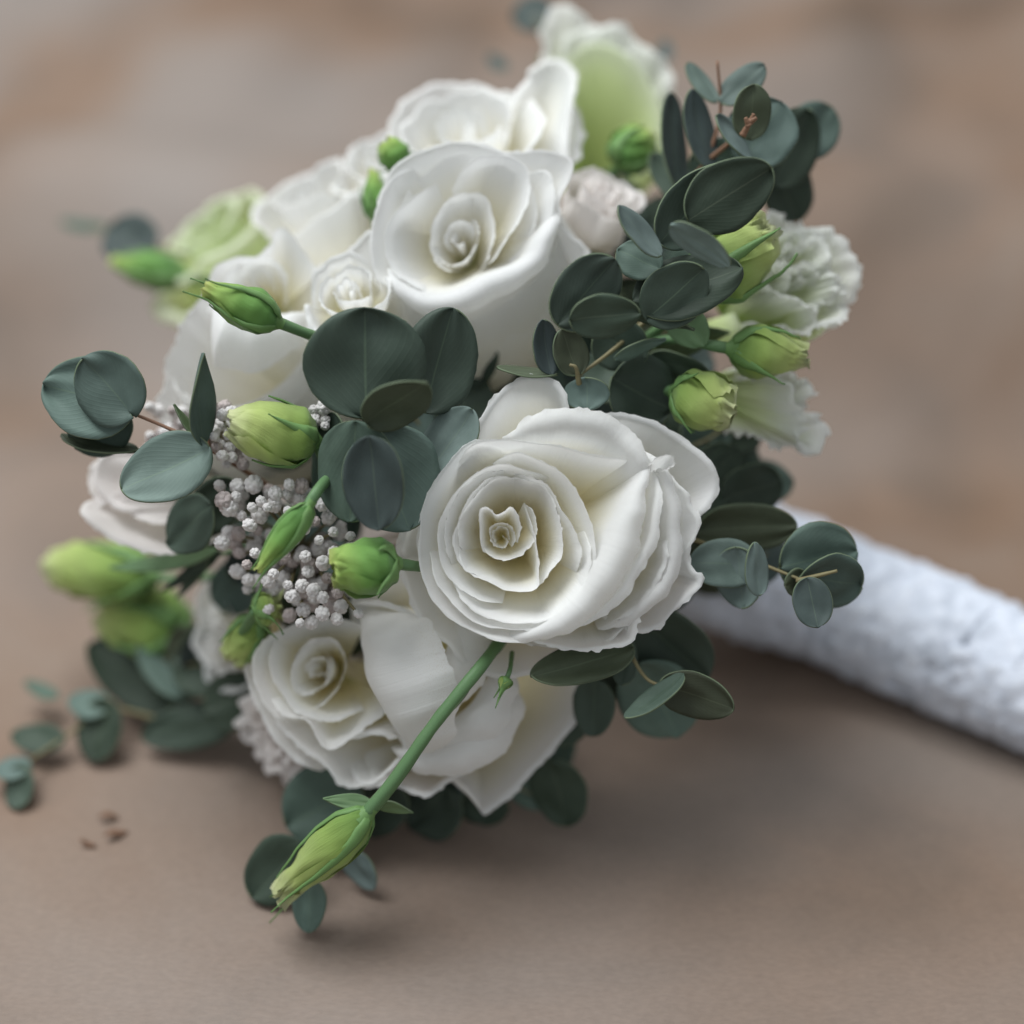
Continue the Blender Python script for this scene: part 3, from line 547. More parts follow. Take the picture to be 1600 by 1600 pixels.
free_rose('small pale spray rose tucked above the largest round dark leaf', 548, 455, .414, 70, (-.10, .55, 1), 8, M['rosew'], 22, 1.0, name='spray_rose', cat='spray rose', group='small spray roses', lipf=.0012, ruf=.0014, bul=.003, cup=.6)
free_rose('blurred pale flower low at the left, hidden behind the shaded rose', 350, 985, .455, 92, (-.7, .10, .75), 9, M['rose'], 23, 1.2, lipf=.0016, ruf=.0012, bul=.004, cup=.6)
free_rose('small pinkish ruffled flower at the lower left edge under the shaded rose', 432, 1150, .440, 66, (-.65, -.30, .8), 11, M['blush'], 24, .9, name='spray_rose', cat='spray rose', group='small spray roses', lipf=.003, ruf=.0026, rf=9, bul=.002)
# pinkish white petals at the left edge
CL = (0.375, 40, 540)
rl = [
 dict(p=[(330,470),(275,520),(268,580),(330,640),(450,600)], z=[-4,-3,-3,-2,-3], lip=1.6, ruf=.8, la=60),
 dict(p=[(540,430),(420,460),(330,480),(300,560),(370,650),(480,700)], z=[-4,-2,-1,-1,-1,-1], lip=1.8, ruf=.6, la=60),
 dict(p=[(300,640),(262,690),(350,770),(460,820),(560,850),(690,830),(760,760)], z=[0,2,2,2,2,1,0], lip=2.2, ruf=.6, la=60, bul=2),
 dict(p=[(470,480),(400,560),(420,680),(560,740),(700,700)], z=-2, lip=1, ruf=.5),
]
image_rose('spray_rose', 'pale pink rose at the left edge, half under the blue-grey eucalyptus leaf', 'spray rose', 'small spray roses', CL, (470, 620), 0.428, (800, 640), -20, rl, M['blush'])

# ================================================================== lisianthus flowers
G_L = 'ruffled lisianthus flowers in the bouquet'
def ruffled(label, cx, cy, d, Rpx, aim, n, m, seed, Hf, **kw):
    k = dict(lipf=.004, ruf=.003, rf=10, bul=.003, la=45, edge=.0006); k.update(kw)
    return free_rose(label, cx, cy, d, Rpx, aim, n, m, seed, Hf, G_L, 'lisianthus', 'lisianthus flower', **k)
# lime one at the top
CT = (1.0, 0, 0)
lt = [
 dict(p=[(868,150),(862,70),(868,8),(900,20),(950,55),(1000,85),(1040,115),(1052,180)], z=[-6,-6,-5,-5,-5,-5,-5,-6], lip=[1,2,3,3,3,3,2], ruf=3.4, rf=11, edge=.9),
 dict(p=[(880,160),(880,90),(905,45),(960,60),(1010,95),(1048,150),(1050,220),(1010,270)], z=[-3,-2,-1,0,0,-1,-2,-3], lip=[1,2,3,3.5,3,2,1], ruf=3.0, rf=10, edge=.9),
 dict(p=[(852,230),(868,170),(890,110),(930,85),(985,110),(1022,165),(1030,230),(1000,285)], z=[0,2,4,5,5,4,3,0], lip=[.5,1,1.5,2,1.5,1,.5], ruf=2.0, cup=.6, m=M['lisgg']),
 dict(p=[(842,250),(838,190),(845,140),(872,100),(900,115),(905,170)], z=[-5,-4,-3,-2,-1,0], lip=[1,2,3,3,2], ruf=.7, m=M['lisgg'], cup=.6, la=50),
 dict(p=[(960,310),(1010,300),(1045,240),(1050,180),(1030,140)], z=[-6,-4,-2,-2,-3], lip=1.5, ruf=2.0, m=M['lisgg'], cup=.6),
 dict(p=[(905,120),(925,70),(965,75),(985,120),(1010,150)], z=[-1,1,1,0,-1], lip=1.5, ruf=2.6, rf=10, edge=.8),
]
image_rose('lisianthus', 'tall lime green and white lisianthus at the very top', 'lisianthus flower', G_L, CT, (945, 150), 0.478, (925, 290), -14, lt, M['lisg'], cup=.6)
ruffled('blurred green-white lisianthus at the far upper left beside a dark leaf', 325, 370, .500, 112, (-.55, .65, .6), 8, M['lisgg'], 31, 1.1, cup=.6, rf=5, ruf=.0015, bul=.005)
CRt = (0.2375, 1020, 320)     # frilled one at the right
lr = [
 dict(p=[(760,640),(740,480),(770,330),(840,230),(950,190),(1040,260)], z=[0,1,1,0,-1,-2], lip=2, ruf=1.6, rf=8),
 dict(p=[(750,330),(740,180),(790,80),(900,150),(1010,130),(1110,180),(1220,260),(1230,330)], z=[-6,-5,-5,-5,-5,-5,-5,-6], lip=2.5, ruf=2.4, rf=7, edge=.6),
 dict(p=[(860,300),(960,210),(1080,180),(1200,240),(1270,310),(1300,430),(1280,560),(1200,600)], z=[-3,-3,-3,-3,-3,-3,-3,-4], lip=3.5, ruf=2.2, rf=6, edge=.7, la=50),
 dict(p=[(900,420),(960,330),(1050,300),(1110,380),(1150,480),(1180,570),(1190,650)], z=[-1,0,0,1,1,1,0], lip=3, ruf=2.4, rf=7, edge=.7),
 dict(p=[(860,560),(900,460),(990,420),(1060,470),(1090,560)], z=[0,1,1,1,0], lip=1.5, ruf=2.0, rf=10, edge=.6),
 dict(p=[(560,560),(680,560),(800,590),(920,640),(1020,720),(1010,800),(900,840)], z=[3,5,6,6,5,4,3], lip=1.5, ruf=1.2, rf=9, bul=3, edge=.5),
 dict(p=[(600,760),(720,800),(860,810),(960,830),(1060,810),(1150,740),(1220,700),(1180,620)], z=[3,5,5,5,3,2,1,0], lip=2.4, ruf=1.8, rf=7, bul=3, edge=.7),
 dict(p=[(540,700),(600,860),(740,900),(900,930),(1010,900),(1120,820),(1190,740)], z=[0,1,2,2,1,0,0], lip=1.0, ruf=.8, bul=4, m=M['lisgg']),
 dict(p=[(620,480),(700,380),(800,400),(880,500),(880,600)], z=[5,5,5,4,4], lip=1, ruf=1.2, bul=3),
]
lr += [
 dict(p=[(940,560),(960,470),(1030,400),(1120,430),(1160,520),(1120,640)], z=[0,1.5,2,2,2,0], lip=2, ruf=2.8, rf=7, edge=.6),
 dict(p=[(820,440),(860,320),(960,250),(1060,250),(1130,320)], z=[-1,0,0,0,-1], lip=2, ruf=2.6, rf=7, edge=.6),
 dict(p=[(1000,700),(1080,620),(1180,600),(1240,660),(1210,760),(1120,830)], z=[0,1,1,0,0,-1], lip=2, ruf=2.4, rf=7, edge=.6),
 dict(p=[(700,640),(740,520),(800,440),(880,420),(950,480)], z=[2,3,3,3,2], lip=1, ruf=1.6, rf=10, edge=.6),
]
image_rose('lisianthus', 'frilly white lisianthus with green base at the right edge', 'lisianthus flower', G_L, CRt, (900, 620), 0.426, (520, 700), -14, lr, M['lisg'], cup=.9)
lr2 = [
 dict(p=[(560,1130),(740,1120),(840,1170),(870,1280),(890,1400),(920,1500),(1050,1590),(1055,1470),(990,1350),(1000,1180)], z=[-2,-1,0,1,1,0,-2,-3,-4,-5], lip=[1,2,3,3,3,2], ruf=2.2, rf=14, edge=1.8, la=20),
 dict(p=[(600,1050),(780,1110),(880,1140),(1000,1160),(1010,1240),(990,1330)], z=[-4,-4,-4,-4,-4,-5], lip=2.5, ruf=2.4, rf=14, edge=1.6, m=M['lisg']),
 dict(p=[(470,1470),(620,1500),(800,1540),(940,1570),(1040,1590),(1000,1450),(880,1300)], z=[-5,-5,-5,-5,-5,-5,-5], lip=1, ruf=1.6, rf=9, edge=1.6, m=M['lisg']),
]
image_rose('lisianthus', 'lower green-white lisianthus with jagged frill, right above the white handle', 'lisianthus flower', G_L, CRt, (760, 1300), 0.420, (360, 1200), -10, lr2, M['lisg'], cup=.7)

# ================================================================== buds
bud('thin green bud with curling sepals in front of the left rose', (436, 505, .398), (318, 450, .392), 33, [(470, 518, .402), (500, 530, .407), (560, 560, .425)], 1, m='budg', sep=1.05, frill=.06, twist=50, prof=PROF, sflare=.5)
bud('fat lime bud above the grey rice flowers', (494, 690, .402), (356, 662, .394), 44, [(505, 720, .406), (500, 790, .42)], 2, m='bud', prof=PRFAT, sep=.7, frill=.12, sflare=.25)
bud('slender folded green bud pointing down across the rice flowers', (484, 788, .386), (402, 896, .386), 21, [(497, 765, .388), (520, 740, .400), (560, 700, .42)], 3, m='budg', sep=1.0, sepw=.22, nsep=3, frill=.1, sflare=.1, twist=30)
bud('green bud with yellow torn tip touching the largest rose on its left', (622, 880, .392), (512, 893, .388), 41, [(650, 885, .398), (700, 890, .42)], 4, m='budg', prof=PRFAT, sep=.35, frill=.35, sepw=.16)
bud('long lime bud hanging lowest at the end of a thick green stem', (577, 1268, .398), (437, 1400, .408), 34, [(620, 1215, .396), (680, 1130, .395), (748, 1045, .398), (790, 990, .415)], 5, m='bud', sep=1.05, frill=.3, twist=60, sflare=.35, srad=.0016, nsep=4)
bud('crumpled lime bud at the right among the big eucalyptus leaves', (1098, 455, .408), (1198, 352, .41), 52, [(1080, 480, .41), (1020, 520, .42), (960, 560, .43)], 6, m='bud', prof=PRFAT, sep=.85, frill=.4, sflare=.7)
bud('tapered lime bud pointing right under the frilly white flower', (1140, 545, .408), (1266, 556, .41), 39, [(1110, 540, .41), (1050, 530, .416), (960, 545, .43)], 7, m='bud', sep=.8, frill=.35, sflare=.7)
bud('round lime bud just right of the largest rose, tip crinkled', (1052, 612, .410), (1150, 640, .404), 43, [(1040, 610, .415), (980, 600, .43)], 8, m='bud', prof=PRFAT, sep=.5, frill=.4, sflare=.5)
bud('small smooth green bud standing above the open upper rose', (630, 262, .432), (600, 218, .430), 23, [(636, 275, .434), (660, 330, .45)], 9, m='budg', prof=PRFAT, sep=.25, frill=0, twist=20)
bud('narrow double green bud left of the open upper rose', (588, 345, .434), (584, 265, .436), 19, [(590, 365, .436), (600, 420, .45)], 10, m='budg', sep=.7, frill=.1)
bud('green bud below the tall lime flower, left of the dark eucalyptus', (965, 262, .452), (1015, 205, .452), 34, [(955, 275, .455), (930, 320, .47)], 11, m='budg', prof=PRFAT, sep=.9, frill=.2, sepw=.14)
bud('blurred green bud far left below the dark round leaf', (290, 432, .492), (175, 410, .500), 28, [(320, 440, .49), (380, 460, .48)], 12, m='budg', sep=.8, frill=.15)
bud('blurred lime bud pointing left, lower left edge', (240, 900, .470), (75, 885, .486), 44, [(270, 905, .468), (340, 900, .46)], 13, m='bud', prof=PRFAT, sep=.6, frill=.2)
bud('blurred lime bud under the other at the lower left edge', (290, 985, .480), (160, 965, .492), 52, [(310, 985, .475), (380, 990, .46)], 14, m='bud', prof=PRFAT, sep=.5, frill=.2)
bud('torn yellow-green bud under the rice flowers', (395, 955, .410), (438, 945, .414), 26, [(380, 985, .42), (360, 1010, .43)], 15, m='bud', sep=.6, frill=.9, sflare=.9)
bud('small crumpled yellow-green bud left of the shaded rose', (405, 965, .424), (362, 1035, .426), 29, [(420, 950, .424), (440, 920, .43)], 16, m='bud', prof=PRFAT, sep=.8, frill=.6)
bud('tiny pale bud with green tip hanging below the largest rose', (793, 1058, .401), (783, 1078, .400), 10, [(797, 1045, .402), (800, 1020, .41)], 17, m='bud', sep=1.9, sepw=.3, nsep=3, frill=0, sflare=.1, srad=.0006)

# ================================================================== eucalyptus
E = lambda bx, by, bd, tx, ty, td, w, **k: ((bx, by, bd), (tx, ty, td), w, k)
sprig('eucalyptus sprig with two big round dark leaves and teal ovals hanging in the middle',
 [[(600, 800, .410), (575, 700, .398), (572, 660, .394), (590, 600, .398)]],
 [E(572,648,.392, 570,481,.388, 190, m='dark', roll=6), E(665,645,.399, 708,482,.396, 118, m='dark', roll=14, kind='oval'),
  E(574,662,.386, 668,600,.379, 62, m='olive', roll=48, kind='oval'), E(556,658,.388, 545,815,.391, 126, m='teal', roll=15, kind='oval', cup=-.12),
  E(588,668,.392, 640,828,.396, 150, m='teal', roll=-18, kind='oval'), E(577,682,.381, 592,828,.384, 96, m='navy', roll=8, kind='oval', cup=.18),
  E(672,735,.400, 738,640,.398, 82, m='blue', roll=-25, kind='oval', cup=.16), E(650,780,.404, 690,700,.402, 62, m='teal', roll=20),
  E(520,645,.404, 505,820,.408, 60, m='teal', roll=35, kind='oval')])
sprig('eucalyptus sprig reaching left with a heart shaped pair of leaves and one broad blue-grey leaf',
 [[(420, 760, .425), (325, 700, .402), (260, 668, .400), (192, 640, .400)], [(325,700,.402),(318,650,.402)]],
 [E(192,634,.399, 68,600,.400, 128, m='teal', roll=10, kind='heart'), E(190,636,.402, 120,700,.408, 90, m='teal', roll=-20, kind='round'),
  E(200,640,.396, 130,560,.396, 112, m='teal', roll=-12, kind='heart'), E(328,700,.398, 190,765,.396, 104, m='blue', roll=12, kind='oval', cup=.2),
  E(318,698,.399, 318,552,.392, 32, m='teal', roll=66, kind='lance'), E(316,690,.401, 272,632,.398, 13, m='green', roll=60, kind='lance'),
  E(215,705,.404, 96,680,.406, 22, m='olive', roll=66, kind='oval'), E(330,790,.412, 262,850,.420, 84, m='dark', roll=20, kind='oval'),
  E(370,760,.416, 290,830,.424, 80, m='dark', roll=10)], sm='rstem')
sprig('eucalyptus sprig at the upper right with a reddish tip bud on a small dark leaf',
 [[(1010, 400, .436), (1060, 300, .426), (1100, 255, .422), (1125, 180, .42), (1121, 95, .416)], [(1100,255,.422),(1150,215,.416),(1172,196,.41)]],
 [E(1118,160,.42, 1075,98,.424, 34, m='blue', roll=30, kind='oval'), E(1126,160,.418, 1194,102,.416, 50, m='blue', roll=-20, kind='oval'),
  E(1110,262,.42, 1080,140,.418, 50, m='navy', roll=25, kind='oval'), E(1172,216,.41, 1178,132,.406, 62, m='olive', roll=10, kind='round'),
  E(1160,250,.418, 1222,160,.416, 112, m='teal', roll=-10, kind='round'), E(1172,248,.412, 1120,180,.41, 34, m='blue', roll=50, kind='oval'),
  E(1062,300,.428, 1050,145,.432, 44, m='navy', roll=45, kind='oval'), E(1080,270,.431, 1160,225,.426, 60, m='teal', roll=20, kind='oval'),
  E(1240,235,.434, 1302,170,.436, 84, m='teal', roll=10, kind='round'), E(1210,290,.432, 1262,170,.43, 92, m='dark', roll=18, kind='oval'),
  E(1212,250,.436, 1248,345,.442, 84, m='dark', roll=-10, kind='round'), E(1090,320,.436, 1020,240,.441, 60, m='dark', roll=20, kind='oval')], sm='rstem')
sprig('reddish little seed tip on the upper right eucalyptus', [[(1160,212,.407),(1172,190,.405),(1178,178,.404)],[(1170,196,.405),(1165,184,.404)],[(1172,190,.405),(1182,184,.404)]], [], sm='rstem', name='seed_tip', cat='seed tip', group='seed tips', rad=.0008)
sprig('eucalyptus sprig right of the upper rose, overlapping dark leaves and two narrow pale ones',
 [[(900, 600, .431), (960, 560, .425), (1000, 500, .419), (1005, 430, .416), (1045, 372, .404), (1062, 352, .401), (1110, 346, .399)]],
 [E(1075,345,.391, 1205,262,.387, 104, m='dark', roll=12, kind='oval'), E(1030,380,.395, 1150,262,.393, 92, m='dark', roll=20, kind='oval'),
  E(1032,400,.389, 966,322,.387, 42, m='blue', roll=35, kind='oval'), E(1048,352,.382, 1140,415,.384, 34, m='blue', roll=50, kind='oval'),
  E(1030,420,.395, 965,390,.397, 66, m='teal', roll=10, kind='round'), E(1010,500,.396, 1100,420,.392, 96, m='dark', roll=10, kind='oval'),
  E(990,470,.397, 1160,420,.394, 100, m='dark', roll=-14, kind='oval'), E(875,505,.389, 960,405,.387, 96, m='dark', roll=10, kind='round'),
  E(890,500,.386, 1000,490,.386, 66, m='dark', roll=24, kind='oval'), E(1050,480,.407, 1100,540,.409, 60, m='green', roll=15, kind='oval')])
sprig('eucalyptus sprig above the largest rose, one pale round leaf peeping over its rim',
 [[(1010, 500, .412), (960, 545, .408), (900, 590, .404)], [(905, 600, .401), (900, 575, .398), (890, 570, .398)]],
 [E(862,585,.4, 848,500,.398, 46, m='navy', roll=25, kind='oval'), E(905,585,.402, 878,515,.4, 56, m='olive', roll=20, kind='oval'),
  E(915,592,.4, 918,640,.401, 70, m='teal', roll=20, kind='round'), E(960,590,.408, 1050,640,.414, 120, m='dark', roll=-10, kind='round'),
  E(870,585,.401, 776,574,.398, 18, m='olive', roll=66, kind='oval'), E(980,488,.403, 1085,515,.4, 22, m='olive', roll=60, kind='lance'),
  E(930,520,.408, 1010,560,.41, 80, m='dark', roll=20, kind='oval'), E(960,560,.404, 1040,530,.406, 20, m='teal', roll=60, kind='lance'),
  E(1000,600,.421, 920,560,.426, 110, m='dark', roll=10, kind='round'), E(1020,545,.42, 1140,520,.422, 46, m='green', roll=40, kind='lance'),
  E(1010,560,.416, 1110,590,.416, 40, m='dark', roll=40, kind='oval')])
sprig('eucalyptus sprig in front of the white handle, large round leaf and small slate one',
 [[(1040, 830, .417), (1080, 842, .41), (1180, 878, .406), (1262, 910, .402)], [(1245,908,.401),(1308,892,.396)]],
 [E(1185,880,.406, 1076,880,.404, 78, m='blue', roll=10, kind='oval'), E(1150,855,.404, 1160,950,.406, 70, m='blue', roll=30, kind='oval'),
  E(1186,930,.4, 1180,848,.398, 40, m='blue', roll=28, kind='oval'), E(1222,885,.406, 1340,862,.408, 118, m='teal', roll=12, kind='round'),
  E(1250,905,.402, 1345,915,.406, 90, m='teal', roll=30, kind='round'), E(1262,905,.398, 1278,980,.396, 60, m='navy', roll=10, kind='round', cup=.2),
  E(1228,915,.403, 1262,905,.406, 44, m='olive', roll=10, kind='round'), E(1090,830,.42, 1245,822,.416, 78, m='olive', roll=15, kind='oval'),
  E(1130,780,.428, 1222,752,.432, 84, m='dark', roll=12, kind='round'), E(1070,800,.422, 1150,700,.432, 90, m='dark', roll=10, kind='round')])
sprig('eucalyptus sprig at the lower right with a horizontal olive leaf and a dark oval one',
 [[(960, 960, .425), (985, 1020, .408), (1010, 1060, .404), (1040, 1074, .402)]],
 [E(990,1012,.407, 830,1056,.399, 62, m='olive', roll=30, kind='oval'), E(1030,1068,.402, 1146,1108,.400, 72, m='olive', roll=14, kind='oval'),
  E(1068,1054,.399, 977,1122,.394, 24, m='teal', roll=62, kind='oval'), E(1000,1040,.418, 1060,1150,.428, 120, m='teal', roll=10, kind='round'),
  E(985,960,.416, 1105,1060,.424, 110, m='dark', roll=18, kind='oval'), E(930,1060,.420, 925,1150,.424, 66, m='dark', roll=20, kind='oval'),
  E(1000,950,.424, 1085,900,.43, 70, m='navy', roll=12, kind='round'), E(970,1070,.41, 985,1000,.412, 40, m='dark', roll=12, kind='oval'),
  E(940,1010,.425, 1000,1090,.43, 90, m='dark', roll=10, kind='oval')])
sprig('eucalyptus sprig at the bottom lying on the paper behind the long lime bud',
 [[(640, 1200, .430), (560, 1270, .428), (500, 1330, .425), (480, 1380, .418)]],
 [E(560,1230,.430, 448,1290,.432, 128, m='teal', roll=16, kind='round'), E(470,1320,.420, 395,1402,.424, 96, m='dark', roll=14, kind='round'),
  E(484,1372,.414, 482,1456,.4145, 54, m='teal', roll=10, kind='oval'), E(540,1330,.424, 585,1388,.424, 46, m='blue', roll=30, kind='oval'),
  E(585,1256,.402, 505,1248,.400, 28, m='green', roll=20, kind='lance'), E(585,1256,.402, 645,1270,.404, 22, m='green', roll=30, kind='lance')])
sprig('dark eucalyptus leaves under the pointed white petal at the bottom',
 [[(760, 1150, .440), (800, 1220, .440), (850, 1250, .442)]],
 [E(860,1190,.434, 885,1290,.440, 84, m='dark', roll=18, kind='round'), E(800,1200,.438, 850,1262,.442, 70, m='teal', roll=20, kind='oval'),
  E(700,1230,.436, 640,1290,.444, 110, m='dark', roll=12, kind='round'), E(740,1220,.438, 760,1290,.446, 90, m='dark', roll=20, kind='oval'),
  E(620,1220,.434, 560,1300,.440, 90, m='dark', roll=10, kind='oval'), E(870,1160,.434, 930,1100,.434, 50, m='dark', roll=10, kind='oval'),
  E(680,1200,.436, 690,1270,.442, 80, m='navy', roll=20, kind='oval')])
sprig('blurred eucalyptus sprig at the lower left with one large dark leaf',
 [[(420, 1100, .455), (330, 1090, .468), (260, 1060, .474), (215, 1010, .478)]],
 [E(290,1115,.476, 140,1005,.480, 86, m='dark', roll=20, kind='oval'), E(285,1090,.470, 215,1010,.474, 34, m='teal', roll=40, kind='oval'),
  E(370,1120,.462, 222,1150,.470, 70, m='dark', roll=14, kind='oval'), E(360,1060,.462, 270,1030,.470, 84, m='dark', roll=20, kind='oval'),
  E(400,1080,.452, 320,1110,.458, 90, m='dark', roll=14, kind='round'), E(260,1110,.472, 300,1160,.474, 60, m='dark', roll=14, kind='round')])
sprig('blurred eucalyptus twig trailing off the left edge, small leaves over the paper',
 [[(270, 1130, .474), (170, 1110, .473), (90, 1160, .466), (20, 1205, .457)]],
 [E(170,1110,.470, 108,1090,.472, 40, m='teal', roll=40, kind='oval'), E(160,1090,.470, 150,1190,.466, 74, m='dark', roll=18, kind='oval'),
  E(100,1158,.466, 18,1148,.468, 44, m='dark', roll=30, kind='oval'), E(30,1196,.457, 28,1264,.452, 52, m='dark', roll=20, kind='oval'),
  E(48,1200,.456, -10,1202,.458, 28, m='teal', roll=50, kind='oval'), E(90,1090,.478, 40,1065,.485, 18, m='teal', roll=50, kind='oval')])
sprig('blurred dark round eucalyptus leaf at the far upper left, faint smaller leaf beside',
 [[(300, 400, .500), (220, 380, .512), (150, 360, .520)]],
 [E(232,395,.506, 172,352,.510, 88, m='navy', roll=12, kind='round'), E(165,355,.535, 95,345,.55, 20, m='teal', roll=40, kind='oval')])
sprig('blurred dark eucalyptus leaves peeping over the very top edge',
 [[(900, 120, .500), (860, 60, .515), (832, 20, .525)], [(1000,140,.50),(1036,80,.53)]],
 [E(862,22,.522, 800,22,.525, 60, m='navy', roll=12, kind='round'), E(1040,95,.525, 1040,62,.53, 24, m='navy', roll=12, kind='oval'),
  E(790,110,.52, 765,85,.53, 24, m='navy', roll=12, kind='oval'), E(860,130,.50, 855,80,.51, 30, m='green', roll=12, kind='oval')])
# green lisianthus foliage and thin leaves
sprig('dark serrated green leaf between the pale pink rose and the blurred lime bud',
 [[(400, 850, .430), (330, 870, .434), (270, 880, .438)]],
 [E(340,860,.430, 172,888,.446, 34, m='green', roll=30, kind='lance'), E(345,862,.432, 250,925,.440, 26, m='dark', roll=20, kind='lance'), E(330,860,.432, 275,935,.440, 24, m='dark', roll=20, kind='lance')],
 sm='stem', name='leafy_stem', cat='leafy stem', group='leafy flower stems')
sprig('flat green leaf beside the thick bud stem under the largest rose', [[(740,1045,.404),(720,1080,.402)]],
 [E(742,1046,.400, 700,1118,.399, 18, m='green', roll=20, kind='lance'), E(735,1060,.402, 752,1040,.398, 16, m='green', roll=10, kind='oval')],
 sm='stem', name='leafy_stem', cat='leafy stem', group='leafy flower stems')
# the dense foliage between and behind the flowers
rnd = random.Random(3)
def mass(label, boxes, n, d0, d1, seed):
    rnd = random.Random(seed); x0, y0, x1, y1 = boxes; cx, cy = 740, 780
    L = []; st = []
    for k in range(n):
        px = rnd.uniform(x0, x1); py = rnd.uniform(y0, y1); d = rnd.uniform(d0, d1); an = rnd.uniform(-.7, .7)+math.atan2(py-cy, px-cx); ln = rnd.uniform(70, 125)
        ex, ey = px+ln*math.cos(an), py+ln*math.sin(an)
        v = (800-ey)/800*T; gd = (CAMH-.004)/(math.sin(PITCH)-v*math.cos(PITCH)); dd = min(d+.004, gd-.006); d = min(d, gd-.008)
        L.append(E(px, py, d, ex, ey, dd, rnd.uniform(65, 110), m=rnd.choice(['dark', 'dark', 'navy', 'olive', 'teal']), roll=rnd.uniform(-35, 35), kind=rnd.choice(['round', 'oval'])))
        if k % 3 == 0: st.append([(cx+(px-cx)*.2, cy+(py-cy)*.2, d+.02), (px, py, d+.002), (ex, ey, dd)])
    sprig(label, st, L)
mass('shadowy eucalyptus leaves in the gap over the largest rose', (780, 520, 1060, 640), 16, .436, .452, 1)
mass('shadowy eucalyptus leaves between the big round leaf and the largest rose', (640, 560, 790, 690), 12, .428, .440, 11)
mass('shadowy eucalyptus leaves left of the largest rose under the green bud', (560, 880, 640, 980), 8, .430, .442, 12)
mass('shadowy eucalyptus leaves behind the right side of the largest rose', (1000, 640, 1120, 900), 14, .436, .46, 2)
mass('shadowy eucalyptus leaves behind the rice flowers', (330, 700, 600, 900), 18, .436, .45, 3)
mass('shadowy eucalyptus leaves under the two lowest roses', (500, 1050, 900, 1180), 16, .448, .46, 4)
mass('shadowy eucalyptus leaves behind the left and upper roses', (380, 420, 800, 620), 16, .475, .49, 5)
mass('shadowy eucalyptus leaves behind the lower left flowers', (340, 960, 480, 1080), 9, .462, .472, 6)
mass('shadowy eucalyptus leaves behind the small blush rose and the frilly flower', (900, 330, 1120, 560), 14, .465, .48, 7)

# ================================================================== rice flowers
def ball_mesh(seed, m):
    bm = bmesh.new(); bmesh.ops.create_icosphere(bm, subdivisions=4, radius=1.0); rnd = random.Random(seed); nb = 17
    pts = []
    for k in range(nb):
        z = 1-2*(k+.5)/nb; a = k*2.39996+seed; pts.append((Vector((math.sqrt(1-z*z)*math.cos(a), math.sqrt(1-z*z)*math.sin(a), z)), rnd.uniform(.85, 1.15)))
    for v in bm.verts:
        c = v.co.normalized(); best = sorted(((c-(p+Vector((0, 0, .12)))).length*s, s) for p, s in pts)[:2]
        edge = best[1][0]-best[0][0]
        r = 0.78+0.25*min(1, edge*3.2)**.55+0.05*best[0][1]-0.05
        r *= 1+0.06*noise.noise(c*3+Vector((seed, 0, 0)))
        if c.z > 0.82: r -= (c.z-0.82)*0.9
        v.co = Vector((c.x*r, c.y*r, c.z*r*1.08))
    me = bpy.data.meshes.new('flower_head'); bm.to_mesh(me); bm.free(); me.materials.append(m); me.polygons.foreach_set('use_smooth', [True]*len(me.polygons)); return me
BM = [ball_mesh(i, M['ball']) for i in range(5)]; BMP = [ball_mesh(9+i, M['ballp']) for i in range(2)]
def rice(label, hub, balls, seed, r=10.5):
    rnd = random.Random(seed); org = P(*hub); th = thing('rice_flower_sprig', label, 'rice flower sprig', org, 'grey white rice flowers')
    for k, (px, py, d) in enumerate(balls):
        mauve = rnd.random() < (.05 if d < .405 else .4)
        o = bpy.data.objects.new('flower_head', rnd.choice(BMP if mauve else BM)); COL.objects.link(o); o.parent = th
        c = P(px, py, d); s = r*PX(d)*rnd.uniform(.66, 1.2); o.location = c-org
        z = (-CF*1.0+CR*((px-hub[0])/90+rnd.uniform(-.5, .5))+CU*((hub[1]-py)/90+rnd.uniform(-.3, .6)+.25)).normalized()
        o.rotation_mode = 'QUATERNION'; o.rotation_quaternion = z.to_track_quat('Z', 'Y') @ Matrix.Rotation(rnd.uniform(0, 6.3), 3, 'Z').to_quaternion(); o.scale = (s, s, s*rnd.uniform(1, 1.15))
        if k % 3 == 0: tube('stem', [org, org.lerp(c, .5)+CF*.003, c-z*s*.8], [.0006, .0005, .0004], M['estem'], th, org, 6, 8)
    return th
c2 = lambda L: [(320+.2125*x, 640+.2125*y) for x, y in L]
rnd = random.Random(8)
sharp = c2([(415,675),(400,780),(330,850),(250,910),(370,1055),(310,1140),(240,1190),(125,980),(470,1265),(610,1290),(715,1295),(640,1370),(505,1210),(725,1475),(865,1380),(975,1345),(865,1500),(970,1540),(700,1570),(785,1565),(840,960),(945,900),(950,1050),(1045,1040),(870,1130),(760,1190),(740,1080),(590,1080),(620,550),(710,560),(520,620),(600,625),(690,650),(510,700),(610,745),(460,720),(730,790),(815,820),(740,880),(910,790),(860,700),(640,830),(270,780),(350,720),(1070,930),(900,1240),(800,1330),(1000,1450),(1130,1500),(560,980),(660,960)])
bs = [(x, y, .399+rnd.uniform(-.003, .005)+(.006 if x < 375 else 0)) for x, y in sharp]
for k in range(95):
    a = rnd.uniform(0, 6.28); q = rnd.random()**.5; bs.append((455+q*95*math.cos(a)+q*25*math.sin(a), 865+q*110*math.sin(a), .411+rnd.uniform(-.003, .006)))
rice('biggest cluster of small grey-white rice flowers left of the largest rose', (470, 860, .432), bs, 1)
b2 = [(x, y, .402+rnd.uniform(-.002, .004)) for x, y in c2([(110,560),(240,565),(360,550),(140,670),(230,640),(180,720)])]
rice('short row of three white rice flower heads below the broad blue-grey leaf', (365, 800, .418), b2, 2, 12.5)
